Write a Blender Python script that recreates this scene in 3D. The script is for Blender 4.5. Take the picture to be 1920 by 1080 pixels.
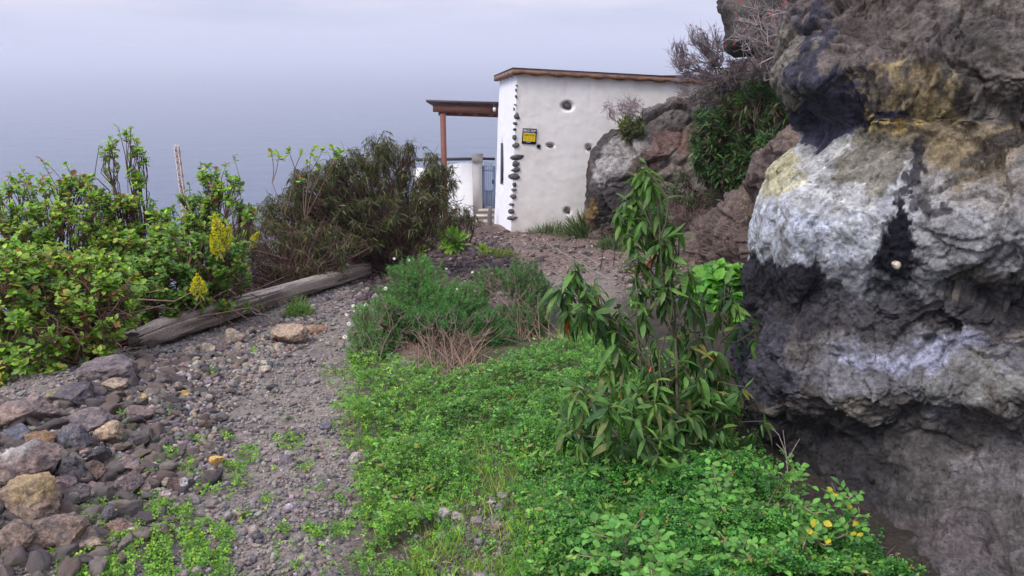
import bpy, bmesh, math, random
import numpy as np
from mathutils import Matrix, Vector

for o in list(bpy.data.objects):
    bpy.data.objects.remove(o)
scene = bpy.context.scene
COL = scene.collection
rng = np.random.default_rng(7)
random.seed(7)

# ------------------------------------------------------------------ camera
FPX = 1450.0
PITCH = math.radians(17.0)
EYE = np.array([0.0, 0.0, 1.6])
cam_data = bpy.data.cameras.new("camera")
cam = bpy.data.objects.new("camera", cam_data)
COL.objects.link(cam)
cam.location = EYE
cam.rotation_euler = (math.pi / 2 - PITCH, 0, 0)
cam_data.sensor_width = 36.0
cam_data.lens = FPX / 1920 * 36
cam_data.clip_start = 0.05
cam_data.clip_end = 60000
scene.camera = cam

# ------------------------------------------------------------------ world, sun, exposure
SUN_EL, SUN_AZ = math.radians(52), math.radians(-125)     # azimuth measured from +Y towards +X
world = bpy.data.worlds.new("World")
scene.world = world
world.use_nodes = True
wn, wl = world.node_tree.nodes, world.node_tree.links
wn.clear()
wout = wn.new("ShaderNodeOutputWorld")
bg = wn.new("ShaderNodeBackground"); bg.inputs[1].default_value = 0.1
sky = wn.new("ShaderNodeTexSky"); sky.sky_type = 'NISHITA'; sky.sun_disc = False
sky.sun_elevation = SUN_EL; sky.sun_rotation = SUN_AZ
sky.air_density = 1.0; sky.dust_density = 2.0
tc = wn.new("ShaderNodeTexCoord")
mp = wn.new("ShaderNodeMapping"); mp.inputs['Scale'].default_value = (1.6, 1.6, 11.0)
mp.inputs['Location'].default_value = (0.3, 0.1, 0.35)
nz = wn.new("ShaderNodeTexNoise"); nz.inputs['Scale'].default_value = 2.4
nz.inputs['Detail'].default_value = 7; nz.inputs['Roughness'].default_value = 0.55
ramp = wn.new("ShaderNodeValToRGB")
ramp.color_ramp.elements[0].position = 0.36; ramp.color_ramp.elements[0].color = (4.7, 5.05, 6.9, 1)
ramp.color_ramp.elements[1].position = 0.66; ramp.color_ramp.elements[1].color = (6.7, 6.6, 8.1, 1)
mixs = wn.new("ShaderNodeMixRGB"); mixs.inputs[0].default_value = 0.86
wl.new(tc.outputs['Generated'], mp.inputs['Vector']); wl.new(mp.outputs[0], nz.inputs['Vector'])
wl.new(nz.outputs['Fac'], ramp.inputs[0])
wl.new(sky.outputs[0], mixs.inputs[1]); wl.new(ramp.outputs[0], mixs.inputs[2])
# an overcast sky is steadily brighter towards the zenith
sepn = wn.new("ShaderNodeSeparateXYZ"); wl.new(tc.outputs['Generated'], sepn.inputs[0])
hzr = wn.new("ShaderNodeMapRange"); hzr.inputs[1].default_value = 0.0; hzr.inputs[2].default_value = 0.085; hzr.interpolation_type = 'SMOOTHSTEP'
wl.new(sepn.outputs[2], hzr.inputs[0])
mixh = wn.new("ShaderNodeMixRGB"); mixh.inputs[1].default_value = (5.6, 5.85, 7.7, 1)
wl.new(hzr.outputs[0], mixh.inputs[0]); wl.new(mixs.outputs[0], mixh.inputs[2])
mrz = wn.new("ShaderNodeMapRange"); mrz.inputs[1].default_value = 0.0; mrz.inputs[2].default_value = 1.0; mrz.inputs[3].default_value = 0.74; mrz.inputs[4].default_value = 2.0
wl.new(sepn.outputs[2], mrz.inputs[0])
msc = wn.new("ShaderNodeVectorMath"); msc.operation = 'SCALE'; wl.new(mixh.outputs[0], msc.inputs[0]); wl.new(mrz.outputs[0], msc.inputs['Scale'])
wl.new(msc.outputs[0], bg.inputs[0]); wl.new(bg.outputs[0], wout.inputs[0])

sun_d = bpy.data.lights.new("sun", 'SUN')
sun_d.energy = 1.5; sun_d.angle = math.radians(24); sun_d.color = (1.0, 0.93, 0.82)
sun = bpy.data.objects.new("sun", sun_d); COL.objects.link(sun)
sdir = Vector((math.sin(SUN_AZ) * math.cos(SUN_EL), math.cos(SUN_AZ) * math.cos(SUN_EL), math.sin(SUN_EL)))
sun.rotation_euler = sdir.to_track_quat('Z', 'Y').to_euler()
sun.location = (0, 0, 30)

vs = scene.view_settings
scene.display_settings.display_device = 'sRGB'
vs.view_transform = 'Standard'; vs.look = 'None'; vs.gamma = 1.0; vs.use_curve_mapping = False
vs.exposure = 0.64
try:
    scene.cycles.use_denoising = True
    scene.cycles.max_bounces = 6
    scene.cycles.volume_bounces = 0
    scene.cycles.transparent_max_bounces = 8
except Exception:
    pass

# ------------------------------------------------------------------ numeric helpers
CT, ST = math.cos(PITCH), math.sin(PITCH)

def ray(px, py):
    u = (np.asarray(px, float) - 960) / FPX
    v = (540 - np.asarray(py, float)) / FPX
    return np.stack([u, CT + v * ST, -ST + v * CT], -1)      # per unit depth

def P(px, py, Y):
    """world point seen at a pixel of the 1920x1080 photograph, at world distance Y ahead"""
    d = ray(px, py)
    t = np.asarray(Y, float) / d[..., 1]
    return EYE + d * t[..., None]

def depth(p):
    p = np.asarray(p, float)
    return p[..., 1] * CT - (p[..., 2] - 1.6) * ST

def proj(p):
    p = np.asarray(p, float)
    zc = depth(p)
    zc = np.where(zc < 0.05, 0.05, zc)
    return 960 + FPX * p[..., 0] / zc, 540 - FPX * (p[..., 1] * ST + (p[..., 2] - 1.6) * CT) / zc

_pr = np.random.default_rng(11)
_perm = _pr.permutation(256); _perm = np.concatenate([_perm, _perm, _perm])
_grad = _pr.normal(size=(256, 3)); _grad /= np.linalg.norm(_grad, axis=1)[:, None]

def noise(p):
    p = np.asarray(p, float)
    i = np.floor(p).astype(np.int64); f = p - i
    i &= 255
    u = f * f * f * (f * (f * 6 - 15) + 10)
    out = 0
    for dx in (0, 1):
        wx = u[..., 0] if dx else 1 - u[..., 0]
        a = _perm[(i[..., 0] + dx) & 255]
        for dy in (0, 1):
            wy = u[..., 1] if dy else 1 - u[..., 1]
            b = _perm[a + ((i[..., 1] + dy) & 255)]
            for dz in (0, 1):
                wz = u[..., 2] if dz else 1 - u[..., 2]
                g = _grad[_perm[b + ((i[..., 2] + dz) & 255)]]
                out = out + wx * wy * wz * (g[..., 0] * (f[..., 0] - dx) + g[..., 1] * (f[..., 1] - dy) + g[..., 2] * (f[..., 2] - dz))
    return out * 1.6

def fbm(p, octs=4, gain=0.5, lac=2.03, ridge=False):
    p = np.asarray(p, float); a = 1.0; s = 0; tot = 0
    for k in range(octs):
        n = noise(p * lac ** k + 17.3 * k)
        if ridge:
            n = 1 - 2 * np.abs(n)
        s = s + a * n; tot += a; a *= gain
    return s / tot

def fbm2(x, y, sc, octs=4, z=0.0, **k):
    x = np.asarray(x, float); y = np.asarray(y, float)
    x, y = np.broadcast_arrays(x, y)
    return fbm(np.stack([x * sc, y * sc, np.full(x.shape, z)], -1), octs, **k)

def facets(p, k=1.0):
    """angular block relief: each random cell is a tilted plane; returns height and crack distance"""
    p = np.asarray(p, float); b = np.floor(p).astype(np.int64)
    best = np.full(p.shape[:-1], 9.0); sec = best.copy(); h = np.zeros(p.shape[:-1])
    for dx in (-1, 0, 1):
        for dy in (-1, 0, 1):
            for dz in (-1, 0, 1):
                c = b + (dx, dy, dz); i = _perm[_perm[_perm[c[..., 0] & 255] + (c[..., 1] & 255)] + (c[..., 2] & 255)]
                q = c + 0.5 + 0.48 * _grad[i]; v = p - q; d = (v * v).sum(-1)
                hh = (v * _grad[(i * 7 + 13) & 255]).sum(-1) + 0.22 * _grad[(i * 5 + 3) & 255, 0]
                m = d < best; sec = np.where(m, best, np.minimum(sec, d)); h = np.where(m, hh, h); best = np.where(m, d, best)
    return h * k, np.sqrt(sec) - np.sqrt(best)

def sstep(a, b, x):
    t = np.clip((np.asarray(x, float) - a) / (b - a), 0, 1)
    return t * t * (3 - 2 * t)

def lerp(a, b, t):
    return a + (b - a) * t

def inpoly(px, py, poly):
    px = np.asarray(px, float); py = np.asarray(py, float)
    ins = np.zeros(px.shape, bool)
    n = len(poly)
    for i in range(n):
        x1, y1 = poly[i]; x2, y2 = poly[(i + 1) % n]
        if y1 == y2:
            continue
        c = ((y1 > py) != (y2 > py)) & (px < (x2 - x1) * (py - y1) / (y2 - y1) + x1)
        ins ^= c
    return ins

# ------------------------------------------------------------------ terrain height
EDGE_Y = [-60, 0.0, 3.0, 4.5, 5.8, 9.2, 12.0, 14.0, 17.0, 22.0, 40, 400]
EDGE_X = [-3.4, -3.3, -3.25, -3.15, -2.95, -1.85, -1.75, -2.2, -2.6, -2.0, 2.0, 60]

def edge_x(y):
    return np.interp(y, EDGE_Y, EDGE_X)

def g0(x, y):
    x = np.asarray(x, float); y = np.asarray(y, float)
    z = np.interp(y, [-60, 0, 14, 15.3, 16.5, 20, 24, 400], [2.0, 0, -1.6, -1.72, -1.95, -2.1, -5, -200])
    d = edge_x(y) - x
    dp, dq = np.clip(d, 0, None), np.clip(d - 1.5, 0, None)
    drop = 0.32 * dp * dp / (dp + 0.3) + 0.75 * dq * dq / (dq + 0.5)
    z = z - drop
    xr = 1.5 + 0.12 * np.clip(y, 0, 30)
    r = np.clip(x - xr, 0, 60)
    z = z + np.where(y < 19, 0.75 * r * r / (r + 0.6), 0) * sstep(19, 15, y)
    # rubble bank, worn path, cushions by the rock
    z = z + 0.20 * np.exp(-((x + 2.6) / 0.8) ** 2) * sstep(6.5, 4.0, y) * sstep(-1, 2, y)
    z = z + 0.10 * np.exp(-((x - 0.75) / 0.6) ** 2) * sstep(6.0, 3.5, y) * sstep(0, 1.5, y)
    return np.maximum(z, -95)

def g(x, y):
    x = np.asarray(x, float); y = np.asarray(y, float)
    near = sstep(40, 15, np.hypot(x, y))
    return g0(x, y) + (0.06 * fbm2(x, y, 0.9, 3, 3.1) + 0.018 * fbm2(x, y, 5.0, 3, 9.1)) * near

def G(px, py, lift=0.0):
    """ground point seen at a pixel (also arrays of pixels)"""
    d = ray(px, py); one = d.ndim == 1
    d = np.atleast_2d(d)
    t = np.full(len(d), 0.8); live = np.ones(len(d), bool)
    for _ in range(1200):
        p = EYE + d * t[:, None]
        live &= p[:, 2] > g0(p[:, 0], p[:, 1])
        if not live.any() or t.max() > 60: break
        t[live] += 0.04
    t = t - 0.02
    for _ in range(3):
        p = EYE + d * t[:, None]; e = p[:, 2] - g(p[:, 0], p[:, 1])
        t = t + np.clip(e / np.maximum(0.25, -d[:, 2]) * 0.8, -0.15, 0.15)
    p = EYE + d * t[:, None]; p[:, 2] = g(p[:, 0], p[:, 1]) + lift
    return p[0] if one else p

def ground_pt(x, y, lift=0.0):
    return np.array([x, y, float(g(x, y)) + lift])

# ------------------------------------------------------------------ mesh helpers
def make_mesh(name, V, F, C=None, mat=None, smooth=False):
    """V (n,3); F (m,3) or (m,4) array, or list of such arrays; C (n,3) point colours"""
    V = np.asarray(V, np.float32)
    Fs = F if isinstance(F, list) else [F]
    me = bpy.data.meshes.new(name)
    me.vertices.add(len(V)); me.vertices.foreach_set("co", V.ravel())
    loops = np.concatenate([np.asarray(f).ravel() for f in Fs]).astype(np.int32)
    counts = np.concatenate([np.full(len(f), np.asarray(f).shape[1]) for f in Fs])
    starts = np.concatenate([[0], np.cumsum(counts)[:-1]]).astype(np.int32)
    me.loops.add(len(loops)); me.loops.foreach_set("vertex_index", loops)
    me.polygons.add(len(counts)); me.polygons.foreach_set("loop_start", starts)
    me.update(calc_edges=True)
    if smooth:
        me.polygons.foreach_set("use_smooth", np.ones(len(counts), bool))
    if C is not None:
        at = me.color_attributes.new("Col", 'FLOAT_COLOR', 'POINT')
        c = np.ones((len(V), 4), np.float32); c[:, :3] = C
        at.data.foreach_set("color", c.ravel())
    if mat: me.materials.append(mat)
    me.validate()
    return me

def link(name, me, parent=None, loc=None):
    o = bpy.data.objects.new(name, me); COL.objects.link(o)
    if parent is not None: o.parent = parent
    if loc is not None: o.location = loc
    return o

def tag(o, label=None, cat=None, group=None, kind=None):
    if label: o['label'] = label
    if cat: o['category'] = cat
    if group: o['group'] = group
    if kind: o['kind'] = kind
    return o

def thing(name, loc, label, cat, group=None):
    o = bpy.data.objects.new(name, None); COL.objects.link(o)
    o.location = loc; o.empty_display_size = 0.1
    return tag(o, label, cat, group)

def part(name, V, F, C, mat, root, smooth=False, kind=None):
    """mesh given in world coordinates, linked as a child of root (an unrotated empty or None)"""
    off = np.array(root.location) if root is not None else np.zeros(3)
    p = root
    while p is not None and p.parent is not None:
        p = p.parent; off = off + np.array(p.location)
    if isinstance(C, tuple): C = np.tile(C, (len(V), 1))
    o = link(name, make_mesh(name, np.asarray(V) - off, F, C, mat, smooth), root)
    if kind: o['kind'] = kind
    return o

class Acc:
    """collects pieces into one mesh"""
    def __init__(s): s.V, s.F3, s.F4, s.C, s.n = [], [], [], [], 0
    def add(s, V, F, C=(0.5, 0.5, 0.5)):
        V = np.asarray(V, float); F = np.asarray(F)
        if len(V) == 0: return
        C = np.asarray(C, float)
        if C.ndim == 1: C = np.tile(C, (len(V), 1))
        s.V.append(V); s.C.append(C)
        (s.F3 if F.shape[1] == 3 else s.F4).append(F + s.n); s.n += len(V)
    def get(s):
        F = []
        if s.F3: F.append(np.concatenate(s.F3))
        if s.F4: F.append(np.concatenate(s.F4))
        return np.concatenate(s.V), F, np.concatenate(s.C)
    def part(s, name, mat, root, smooth=False, kind=None):
        V, F, C = s.get()
        return part(name, V, F, C, mat, root, smooth, kind)

def box(cx, cy, cz, sx, sy, sz, R=None):
    v = np.array([[x, y, z] for x in (-.5, .5) for y in (-.5, .5) for z in (-.5, .5)]) * (sx, sy, sz)
    if R is not None: v = v @ np.asarray(R).T
    f = np.array([[0, 1, 3, 2], [4, 6, 7, 5], [0, 4, 5, 1], [2, 3, 7, 6], [0, 2, 6, 4], [1, 5, 7, 3]])
    return v + (cx, cy, cz), f

def beam(a, b, w, h, up=(0, 0, 1)):
    a = np.asarray(a, float); b = np.asarray(b, float)
    y = b - a; L = np.linalg.norm(y); y /= L
    x = np.cross(y, up); x /= np.linalg.norm(x); z = np.cross(x, y)
    R = np.stack([x, y, z], 1)
    c = (a + b) / 2
    return box(c[0], c[1], c[2], w, L, h, R)

def tube(pts, rad, n=5, cap=True):
    pts = np.asarray(pts, float); m = len(pts)
    rad = np.broadcast_to(np.asarray(rad, float), (m,))
    t = np.gradient(pts, axis=0); t /= np.linalg.norm(t, axis=1)[:, None] + 1e-9
    ref = np.array([0.3, 0.2, 1.0]) if abs(t[0][2]) < 0.8 else np.array([1.0, 0.3, 0.1])
    x = np.cross(t, ref); x /= np.linalg.norm(x, axis=1)[:, None] + 1e-9
    y = np.cross(t, x)
    a = np.arange(n) * 2 * math.pi / n
    V = pts[:, None] + rad[:, None, None] * (np.cos(a)[None, :, None] * x[:, None] + np.sin(a)[None, :, None] * y[:, None])
    V = V.reshape(-1, 3)
    i = np.arange(m - 1)[:, None] * n; j = np.arange(n)[None]; k = (j + 1) % n
    F = np.stack([i + j, i + k, i + n + k, i + n + j], -1).reshape(-1, 4)
    return V, F

def cyl(cx, cy, z0, z1, r, n=12):
    a = np.arange(n) * 2 * math.pi / n
    ring = np.stack([np.cos(a) * r + cx, np.sin(a) * r + cy], -1)
    V = np.concatenate([np.c_[ring, np.full(n, z0)], np.c_[ring, np.full(n, z1)], [[cx, cy, z1]]])
    F = [[j, (j + 1) % n, n + (j + 1) % n, n + j] for j in range(n)]
    T = [[n + j, n + (j + 1) % n, 2 * n, 2 * n] for j in range(n)]
    return V, np.array(F), np.array([[n + j, n + (j + 1) % n, 2 * n] for j in range(n)])

def icos(sub):
    bm = bmesh.new(); bmesh.ops.create_icosphere(bm, subdivisions=sub, radius=1.0)
    V = np.array([v.co[:] for v in bm.verts]); F = np.array([[v.index for v in f.verts] for f in bm.faces]); bm.free()
    return V, F
ICO = {k: icos(k) for k in (1, 2, 3, 4, 5)}

def rock_shape(seed, sub=3, facets=9, rough=0.16, dims=(1, 1, 1), fine=0.03):
    r = np.random.default_rng(seed)
    V, F = ICO[sub]; V = V.copy()
    N = r.normal(size=(facets, 3)); N /= np.linalg.norm(N, axis=1)[:, None]
    for n in N:
        d = r.uniform(0.5, 0.85)
        ex = np.clip(V @ n - d, 0, None)
        V -= ex[:, None] * n * 0.96
    off = r.uniform(0, 100, 3)
    rad = 1 + rough * fbm(V * 1.4 + off, 4, 0.55) + fine * fbm(V * 5 + off, 4, 0.65) + 0.5 * rough * fbm(V * 2.6 + off, 3, 0.6, ridge=True)
    V = V * rad[:, None] * np.asarray(dims)
    return V, F

# scatter a template many times
def scatter(T, F, pos, R, scale, col, tcol=None):
    """T (n,3), F (m,3), pos (k,3), R (k,3,3) columns are axes, scale (k,) or (k,3), col (k,3)"""
    k = len(pos); n = len(T)
    scale = np.asarray(scale, float)
    if scale.ndim == 1: scale = scale[:, None]
    TT = T[None] * scale[:, None, :] if scale.shape[1] == 3 else T[None] * scale[:, None]
    V = np.einsum('kij,knj->kni', R, TT) + pos[:, None]
    FF = (F[None] + (np.arange(k) * n)[:, None, None]).reshape(-1, F.shape[1])
    C = np.repeat(col[:, None], n, 1)
    if tcol is not None: C = C * tcol[None, :, None]
    return V.reshape(-1, 3), FF, C.reshape(-1, 3)

def frames(d, up):
    """rotation matrices with Y along d and Z near up"""
    d = d / (np.linalg.norm(d, axis=1)[:, None] + 1e-9)
    x = np.cross(d, up); nx = np.linalg.norm(x, axis=1)
    bad = nx < 1e-3
    x[bad] = np.cross(d[bad], np.array([1.0, 0.2, 0.1])); x /= np.linalg.norm(x, axis=1)[:, None] + 1e-9
    z = np.cross(x, d)
    return np.stack([x, d, z], -1)

def rand_dirs(n, r=None):
    r = r or rng
    v = r.normal(size=(n, 3)); return v / np.linalg.norm(v, axis=1)[:, None]

def leaf_t(w=0.3, seg=4, bend=0.25, fold=0.12, peak=0.45, tip=0.0, stalk=0.0):
    """unit-length leaf along +Y, facing +Z"""
    V = []; 
    for i in range(seg + 1):
        t = i / seg
        if t <= peak: s = math.sin(t / peak * math.pi / 2) ** 0.8
        else: s = math.cos((t - peak) / (1 - peak) * math.pi / 2) ** 0.8
        s = max(s, 0.04)
        z = -bend * t * t; y = stalk + t * (1 - 0.25 * bend)
        V += [(-w / 2 * s, y, z + fold * w * s), (0, y, z), (w / 2 * s, y, z + fold * w * s)]
    F = []
    for i in range(seg):
        a = 3 * i
        F += [(a, a + 1, a + 4), (a, a + 4, a + 3), (a + 1, a + 2, a + 5), (a + 1, a + 5, a + 4)]
    return np.array(V), np.array(F)

def blade_t(w=0.1, seg=2, bend=0.3):
    V = []; 
    for i in range(seg):
        t = i / seg; s = (1 - t) ** 0.6 if i else 0.6
        V += [(-w / 2 * s, t, -bend * t * t), (w / 2 * s, t, -bend * t * t)]
    V.append((0, 1, -bend))
    F = []
    for i in range(seg - 1):
        a = 2 * i; F += [(a, a + 1, a + 3), (a, a + 3, a + 2)]
    a = 2 * (seg - 1); F.append((a, a + 1, a + 2))
    return np.array(V), np.array(F)

def pick_cols(n, cols, weights, jit=0.18, r=None):
    r = r or rng
    cols = np.asarray(cols, float); w = np.resize(np.asarray(weights, float), len(cols)); w /= w.sum()
    c = cols[r.choice(len(cols), n, p=w)]
    return np.clip(c * (1 + jit * r.normal(size=(n, 1))) * (1 + 0.06 * r.normal(size=(n, 3))), 0.003, 0.95)

# ------------------------------------------------------------------ materials
def new_mat(name):
    m = bpy.data.materials.new(name); m.use_nodes = True
    nt = m.node_tree; nt.nodes.clear()
    out = nt.nodes.new("ShaderNodeOutputMaterial")
    return m, nt, nt.nodes, nt.links, out

def mat_foliage(name, rough=0.5, trans=0.35, spec=0.35):
    m, nt, N, L, out = new_mat(name)
    at = N.new("ShaderNodeAttribute"); at.attribute_name = "Col"
    p = N.new("ShaderNodeBsdfPrincipled"); p.inputs['Roughness'].default_value = rough
    p.inputs['Specular IOR Level'].default_value = spec
    geo = N.new("ShaderNodeNewGeometry")
    nz = N.new("ShaderNodeTexNoise"); nz.inputs['Scale'].default_value = 45; nz.inputs['Detail'].default_value = 3
    L.new(geo.outputs['Position'], nz.inputs['Vector'])
    rm = N.new("ShaderNodeMapRange"); rm.inputs[1].default_value = 0.3; rm.inputs[2].default_value = 0.7
    rm.inputs[3].default_value = 0.72; rm.inputs[4].default_value = 1.25
    L.new(nz.outputs['Fac'], rm.inputs[0])
    mx = N.new("ShaderNodeVectorMath"); mx.operation = 'SCALE'
    L.new(at.outputs['Color'], mx.inputs[0]); L.new(rm.outputs[0], mx.inputs['Scale'])
    L.new(mx.outputs[0], p.inputs['Base Color'])
    tr = N.new("ShaderNodeBsdfTranslucent")
    hs = N.new("ShaderNodeVectorMath"); hs.operation = 'MULTIPLY'; hs.inputs[1].default_value = (1.3, 1.35, 0.6)
    L.new(mx.outputs[0], hs.inputs[0]); L.new(hs.outputs[0], tr.inputs[0])
    ms = N.new("ShaderNodeMixShader"); ms.inputs[0].default_value = trans
    L.new(p.outputs[0], ms.inputs[1]); L.new(tr.outputs[0], ms.inputs[2]); L.new(ms.outputs[0], out.inputs[0])
    return m

def mat_rock(name, s=1.0, bump=0.5, rough=0.92, contrast=0.5, pits=True, spec=0.2):
    m, nt, N, L, out = new_mat(name)
    at = N.new("ShaderNodeAttribute"); at.attribute_name = "Col"
    geo = N.new("ShaderNodeTexCoord")
    n1 = N.new("ShaderNodeTexNoise"); n1.inputs['Scale'].default_value = 14 * s; n1.inputs['Detail'].default_value = 9
    n1.inputs['Roughness'].default_value = 0.68
    n2 = N.new("ShaderNodeTexNoise"); n2.inputs['Scale'].default_value = 60 * s; n2.inputs['Detail'].default_value = 6
    n2.inputs['Roughness'].default_value = 0.7
    vo = N.new("ShaderNodeTexVoronoi"); vo.inputs['Scale'].default_value = 38 * s; vo.inputs['Randomness'].default_value = 1
    for n in (n1, n2, vo): L.new(geo.outputs['Object'], n.inputs['Vector'])
    r1 = N.new("ShaderNodeMapRange"); r1.inputs[1].default_value = 0.3; r1.inputs[2].default_value = 0.7
    r1.inputs[3].default_value = 1 - contrast; r1.inputs[4].default_value = 1 + contrast
    L.new(n1.outputs['Fac'], r1.inputs[0])
    r2 = N.new("ShaderNodeMapRange"); r2.inputs[1].default_value = 0.35; r2.inputs[2].default_value = 0.65
    r2.inputs[3].default_value = 1 - contrast * 0.6; r2.inputs[4].default_value = 1 + contrast * 0.6
    L.new(n2.outputs['Fac'], r2.inputs[0])
    mm = N.new("ShaderNodeMath"); mm.operation = 'MULTIPLY'; L.new(r1.outputs[0], mm.inputs[0]); L.new(r2.outputs[0], mm.inputs[1])
    n4 = N.new("ShaderNodeTexNoise"); n4.inputs['Scale'].default_value = 30 * s; n4.inputs['Detail'].default_value = 10; n4.inputs['Roughness'].default_value = 0.75
    L.new(geo.outputs['Object'], n4.inputs['Vector'])
    r4 = N.new("ShaderNodeMapRange"); r4.inputs[1].default_value = 0.36; r4.inputs[2].default_value = 0.44; r4.inputs[3].default_value = 0.5; r4.inputs[4].default_value = 1.0
    L.new(n4.outputs['Fac'], r4.inputs[0])
    m4 = N.new("ShaderNodeMath"); m4.operation = 'MULTIPLY'; L.new(mm.outputs[0], m4.inputs[0]); L.new(r4.outputs[0], m4.inputs[1])
    r5 = N.new("ShaderNodeMapRange"); r5.inputs[1].default_value = 0.60; r5.inputs[2].default_value = 0.68; r5.inputs[3].default_value = 1.0; r5.inputs[4].default_value = 1.45
    L.new(n4.outputs['Fac'], r5.inputs[0])
    m5 = N.new("ShaderNodeMath"); m5.operation = 'MULTIPLY'; L.new(m4.outputs[0], m5.inputs[0]); L.new(r5.outputs[0], m5.inputs[1])
    mx = N.new("ShaderNodeVectorMath"); mx.operation = 'SCALE'
    L.new(at.outputs['Color'], mx.inputs[0]); L.new(m5.outputs[0], mx.inputs['Scale'])
    p = N.new("ShaderNodeBsdfPrincipled"); p.inputs['Roughness'].default_value = rough
    p.inputs['Specular IOR Level'].default_value = spec
    L.new(mx.outputs[0], p.inputs['Base Color'])
    b1 = N.new("ShaderNodeBump"); b1.inputs['Strength'].default_value = bump; b1.inputs['Distance'].default_value = 0.045 / s
    L.new(n1.outputs['Fac'], b1.inputs['Height'])
    b2 = N.new("ShaderNodeBump"); b2.inputs['Strength'].default_value = bump; b2.inputs['Distance'].default_value = 0.014 / s
    L.new(n2.outputs['Fac'], b2.inputs['Height']); L.new(b1.outputs[0], b2.inputs['Normal'])
    last = b2
    if pits:
        b3 = N.new("ShaderNodeBump"); b3.inputs['Strength'].default_value = bump * 0.6; b3.inputs['Distance'].default_value = 0.006 / s
        L.new(vo.outputs['Distance'], b3.inputs['Height']); L.new(b2.outputs[0], b3.inputs['Normal']); last = b3
    L.new(last.outputs[0], p.inputs['Normal']); L.new(p.outputs[0], out.inputs[0])
    return m

def mat_simple(name, rough=0.7, bump=0.0, scale=20, var=0.15, metal=0.0, spec=0.4, stretch=None, use_attr=True):
    m, nt, N, L, out = new_mat(name)
    at = N.new("ShaderNodeAttribute"); at.attribute_name = "Col"
    tcn = N.new("ShaderNodeTexCoord"); src = tcn.outputs['Object']
    if stretch:
        mpn = N.new("ShaderNodeMapping"); mpn.inputs['Scale'].default_value = stretch
        L.new(src, mpn.inputs[0]); src = mpn.outputs[0]
    n1 = N.new("ShaderNodeTexNoise"); n1.inputs['Scale'].default_value = scale; n1.inputs['Detail'].default_value = 8
    n1.inputs['Roughness'].default_value = 0.62
    L.new(src, n1.inputs['Vector'])
    r1 = N.new("ShaderNodeMapRange"); r1.inputs[1].default_value = 0.3; r1.inputs[2].default_value = 0.7
    r1.inputs[3].default_value = 1 - var; r1.inputs[4].default_value = 1 + var
    L.new(n1.outputs['Fac'], r1.inputs[0])
    mx = N.new("ShaderNodeVectorMath"); mx.operation = 'SCALE'
    L.new(at.outputs['Color'], mx.inputs[0]); L.new(r1.outputs[0], mx.inputs['Scale'])
    p = N.new("ShaderNodeBsdfPrincipled"); p.inputs['Roughness'].default_value = rough
    p.inputs['Metallic'].default_value = metal; p.inputs['Specular IOR Level'].default_value = spec
    L.new(mx.outputs[0], p.inputs['Base Color'])
    if bump:
        b = N.new("ShaderNodeBump"); b.inputs['Strength'].default_value = bump; b.inputs['Distance'].default_value = 0.01
        L.new(n1.outputs['Fac'], b.inputs['Height']); L.new(b.outputs[0], p.inputs['Normal'])
    L.new(p.outputs[0], out.inputs[0])
    return m

M_leaf = mat_foliage("leaf")
M_dry = mat_foliage("dry_leaf", rough=0.8, trans=0.1, spec=0.15)
M_waxy = mat_foliage("waxy_leaf", rough=0.38, trans=0.2, spec=0.5)
M_rock = mat_rock("cliff_rock", 1.0, 0.7)
M_stone = mat_rock("stone", 2.4, 0.8, contrast=0.5)
M_ground = mat_rock("ground", 2.0, 0.7, contrast=0.42)
M_bark = mat_simple("bark", 0.85, 0.5, 60, 0.35, spec=0.2)
M_log = mat_simple("weathered_wood", 0.85, 0.9, 9, 0.45, spec=0.2, stretch=(14, 1.2, 14))
M_plaster = mat_simple("plaster", 0.85, 0.35, 7, 0.05, spec=0.2)
M_wood = mat_simple("stained_wood", 0.6, 0.3, 14, 0.3, stretch=(1, 6, 6))
M_paint = mat_simple("painted_metal", 0.45, 0.05, 30, 0.08)
M_plain = mat_simple("plain", 0.6, 0.0, 30, 0.05)

# ------------------------------------------------------------------ terrain
def axis(parts):
    a = []
    for lo, hi, st in parts: a.append(np.arange(lo, hi, st))
    return np.concatenate(a)
xs = axis([(-400, -60, 20), (-60, -12, 3), (-12, -5, 0.35), (-5, 4.0, 0.045), (4.0, 9, 0.2), (9, 40, 2), (40, 401, 30)])
ys = axis([(-60, -5, 3), (-5, 1, 0.3), (1, 8, 0.045), (8, 15, 0.07), (15, 22, 0.3), (22, 60, 2), (60, 501, 20)])
XX, YY = np.meshgrid(xs, ys)
ZZ = g(XX, YY)
nearm = sstep(14, 9, YY) * sstep(6, 4, np.abs(XX))
ZZ = ZZ + nearm * (0.018 * fbm2(XX, YY, 11, 4, 2.2) + 0.007 * fbm2(XX, YY, 45, 2, 5.2))
nx_, ny_ = len(xs), len(ys)
V = np.stack([XX, YY, ZZ], -1).reshape(-1, 3)
ii = (np.arange(ny_ - 1)[:, None] * nx_ + np.arange(nx_ - 1)[None]).ravel()
F = np.stack([ii, ii + 1, ii + nx_ + 1, ii + nx_], -1)
tpx, tpy = proj(V)
n_a = fbm2(V[:, 0], V[:, 1], 1.3, 4, 1.7); n_b = fbm2(V[:, 0], V[:, 1], 6.0, 4, 4.7); n_c = fbm2(V[:, 0], V[:, 1], 0.5, 3, 7.7)
C = np.tile(np.array([0.205, 0.174, 0.148]), (len(V), 1))
C = lerp(C, np.array([0.26, 0.22, 0.18]), (sstep(-0.1, 0.35, n_a) * 0.8)[:, None])
C = lerp(C, np.array([0.12, 0.10, 0.095]), (sstep(0.0, 0.4, n_b) * 0.6)[:, None])
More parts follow.
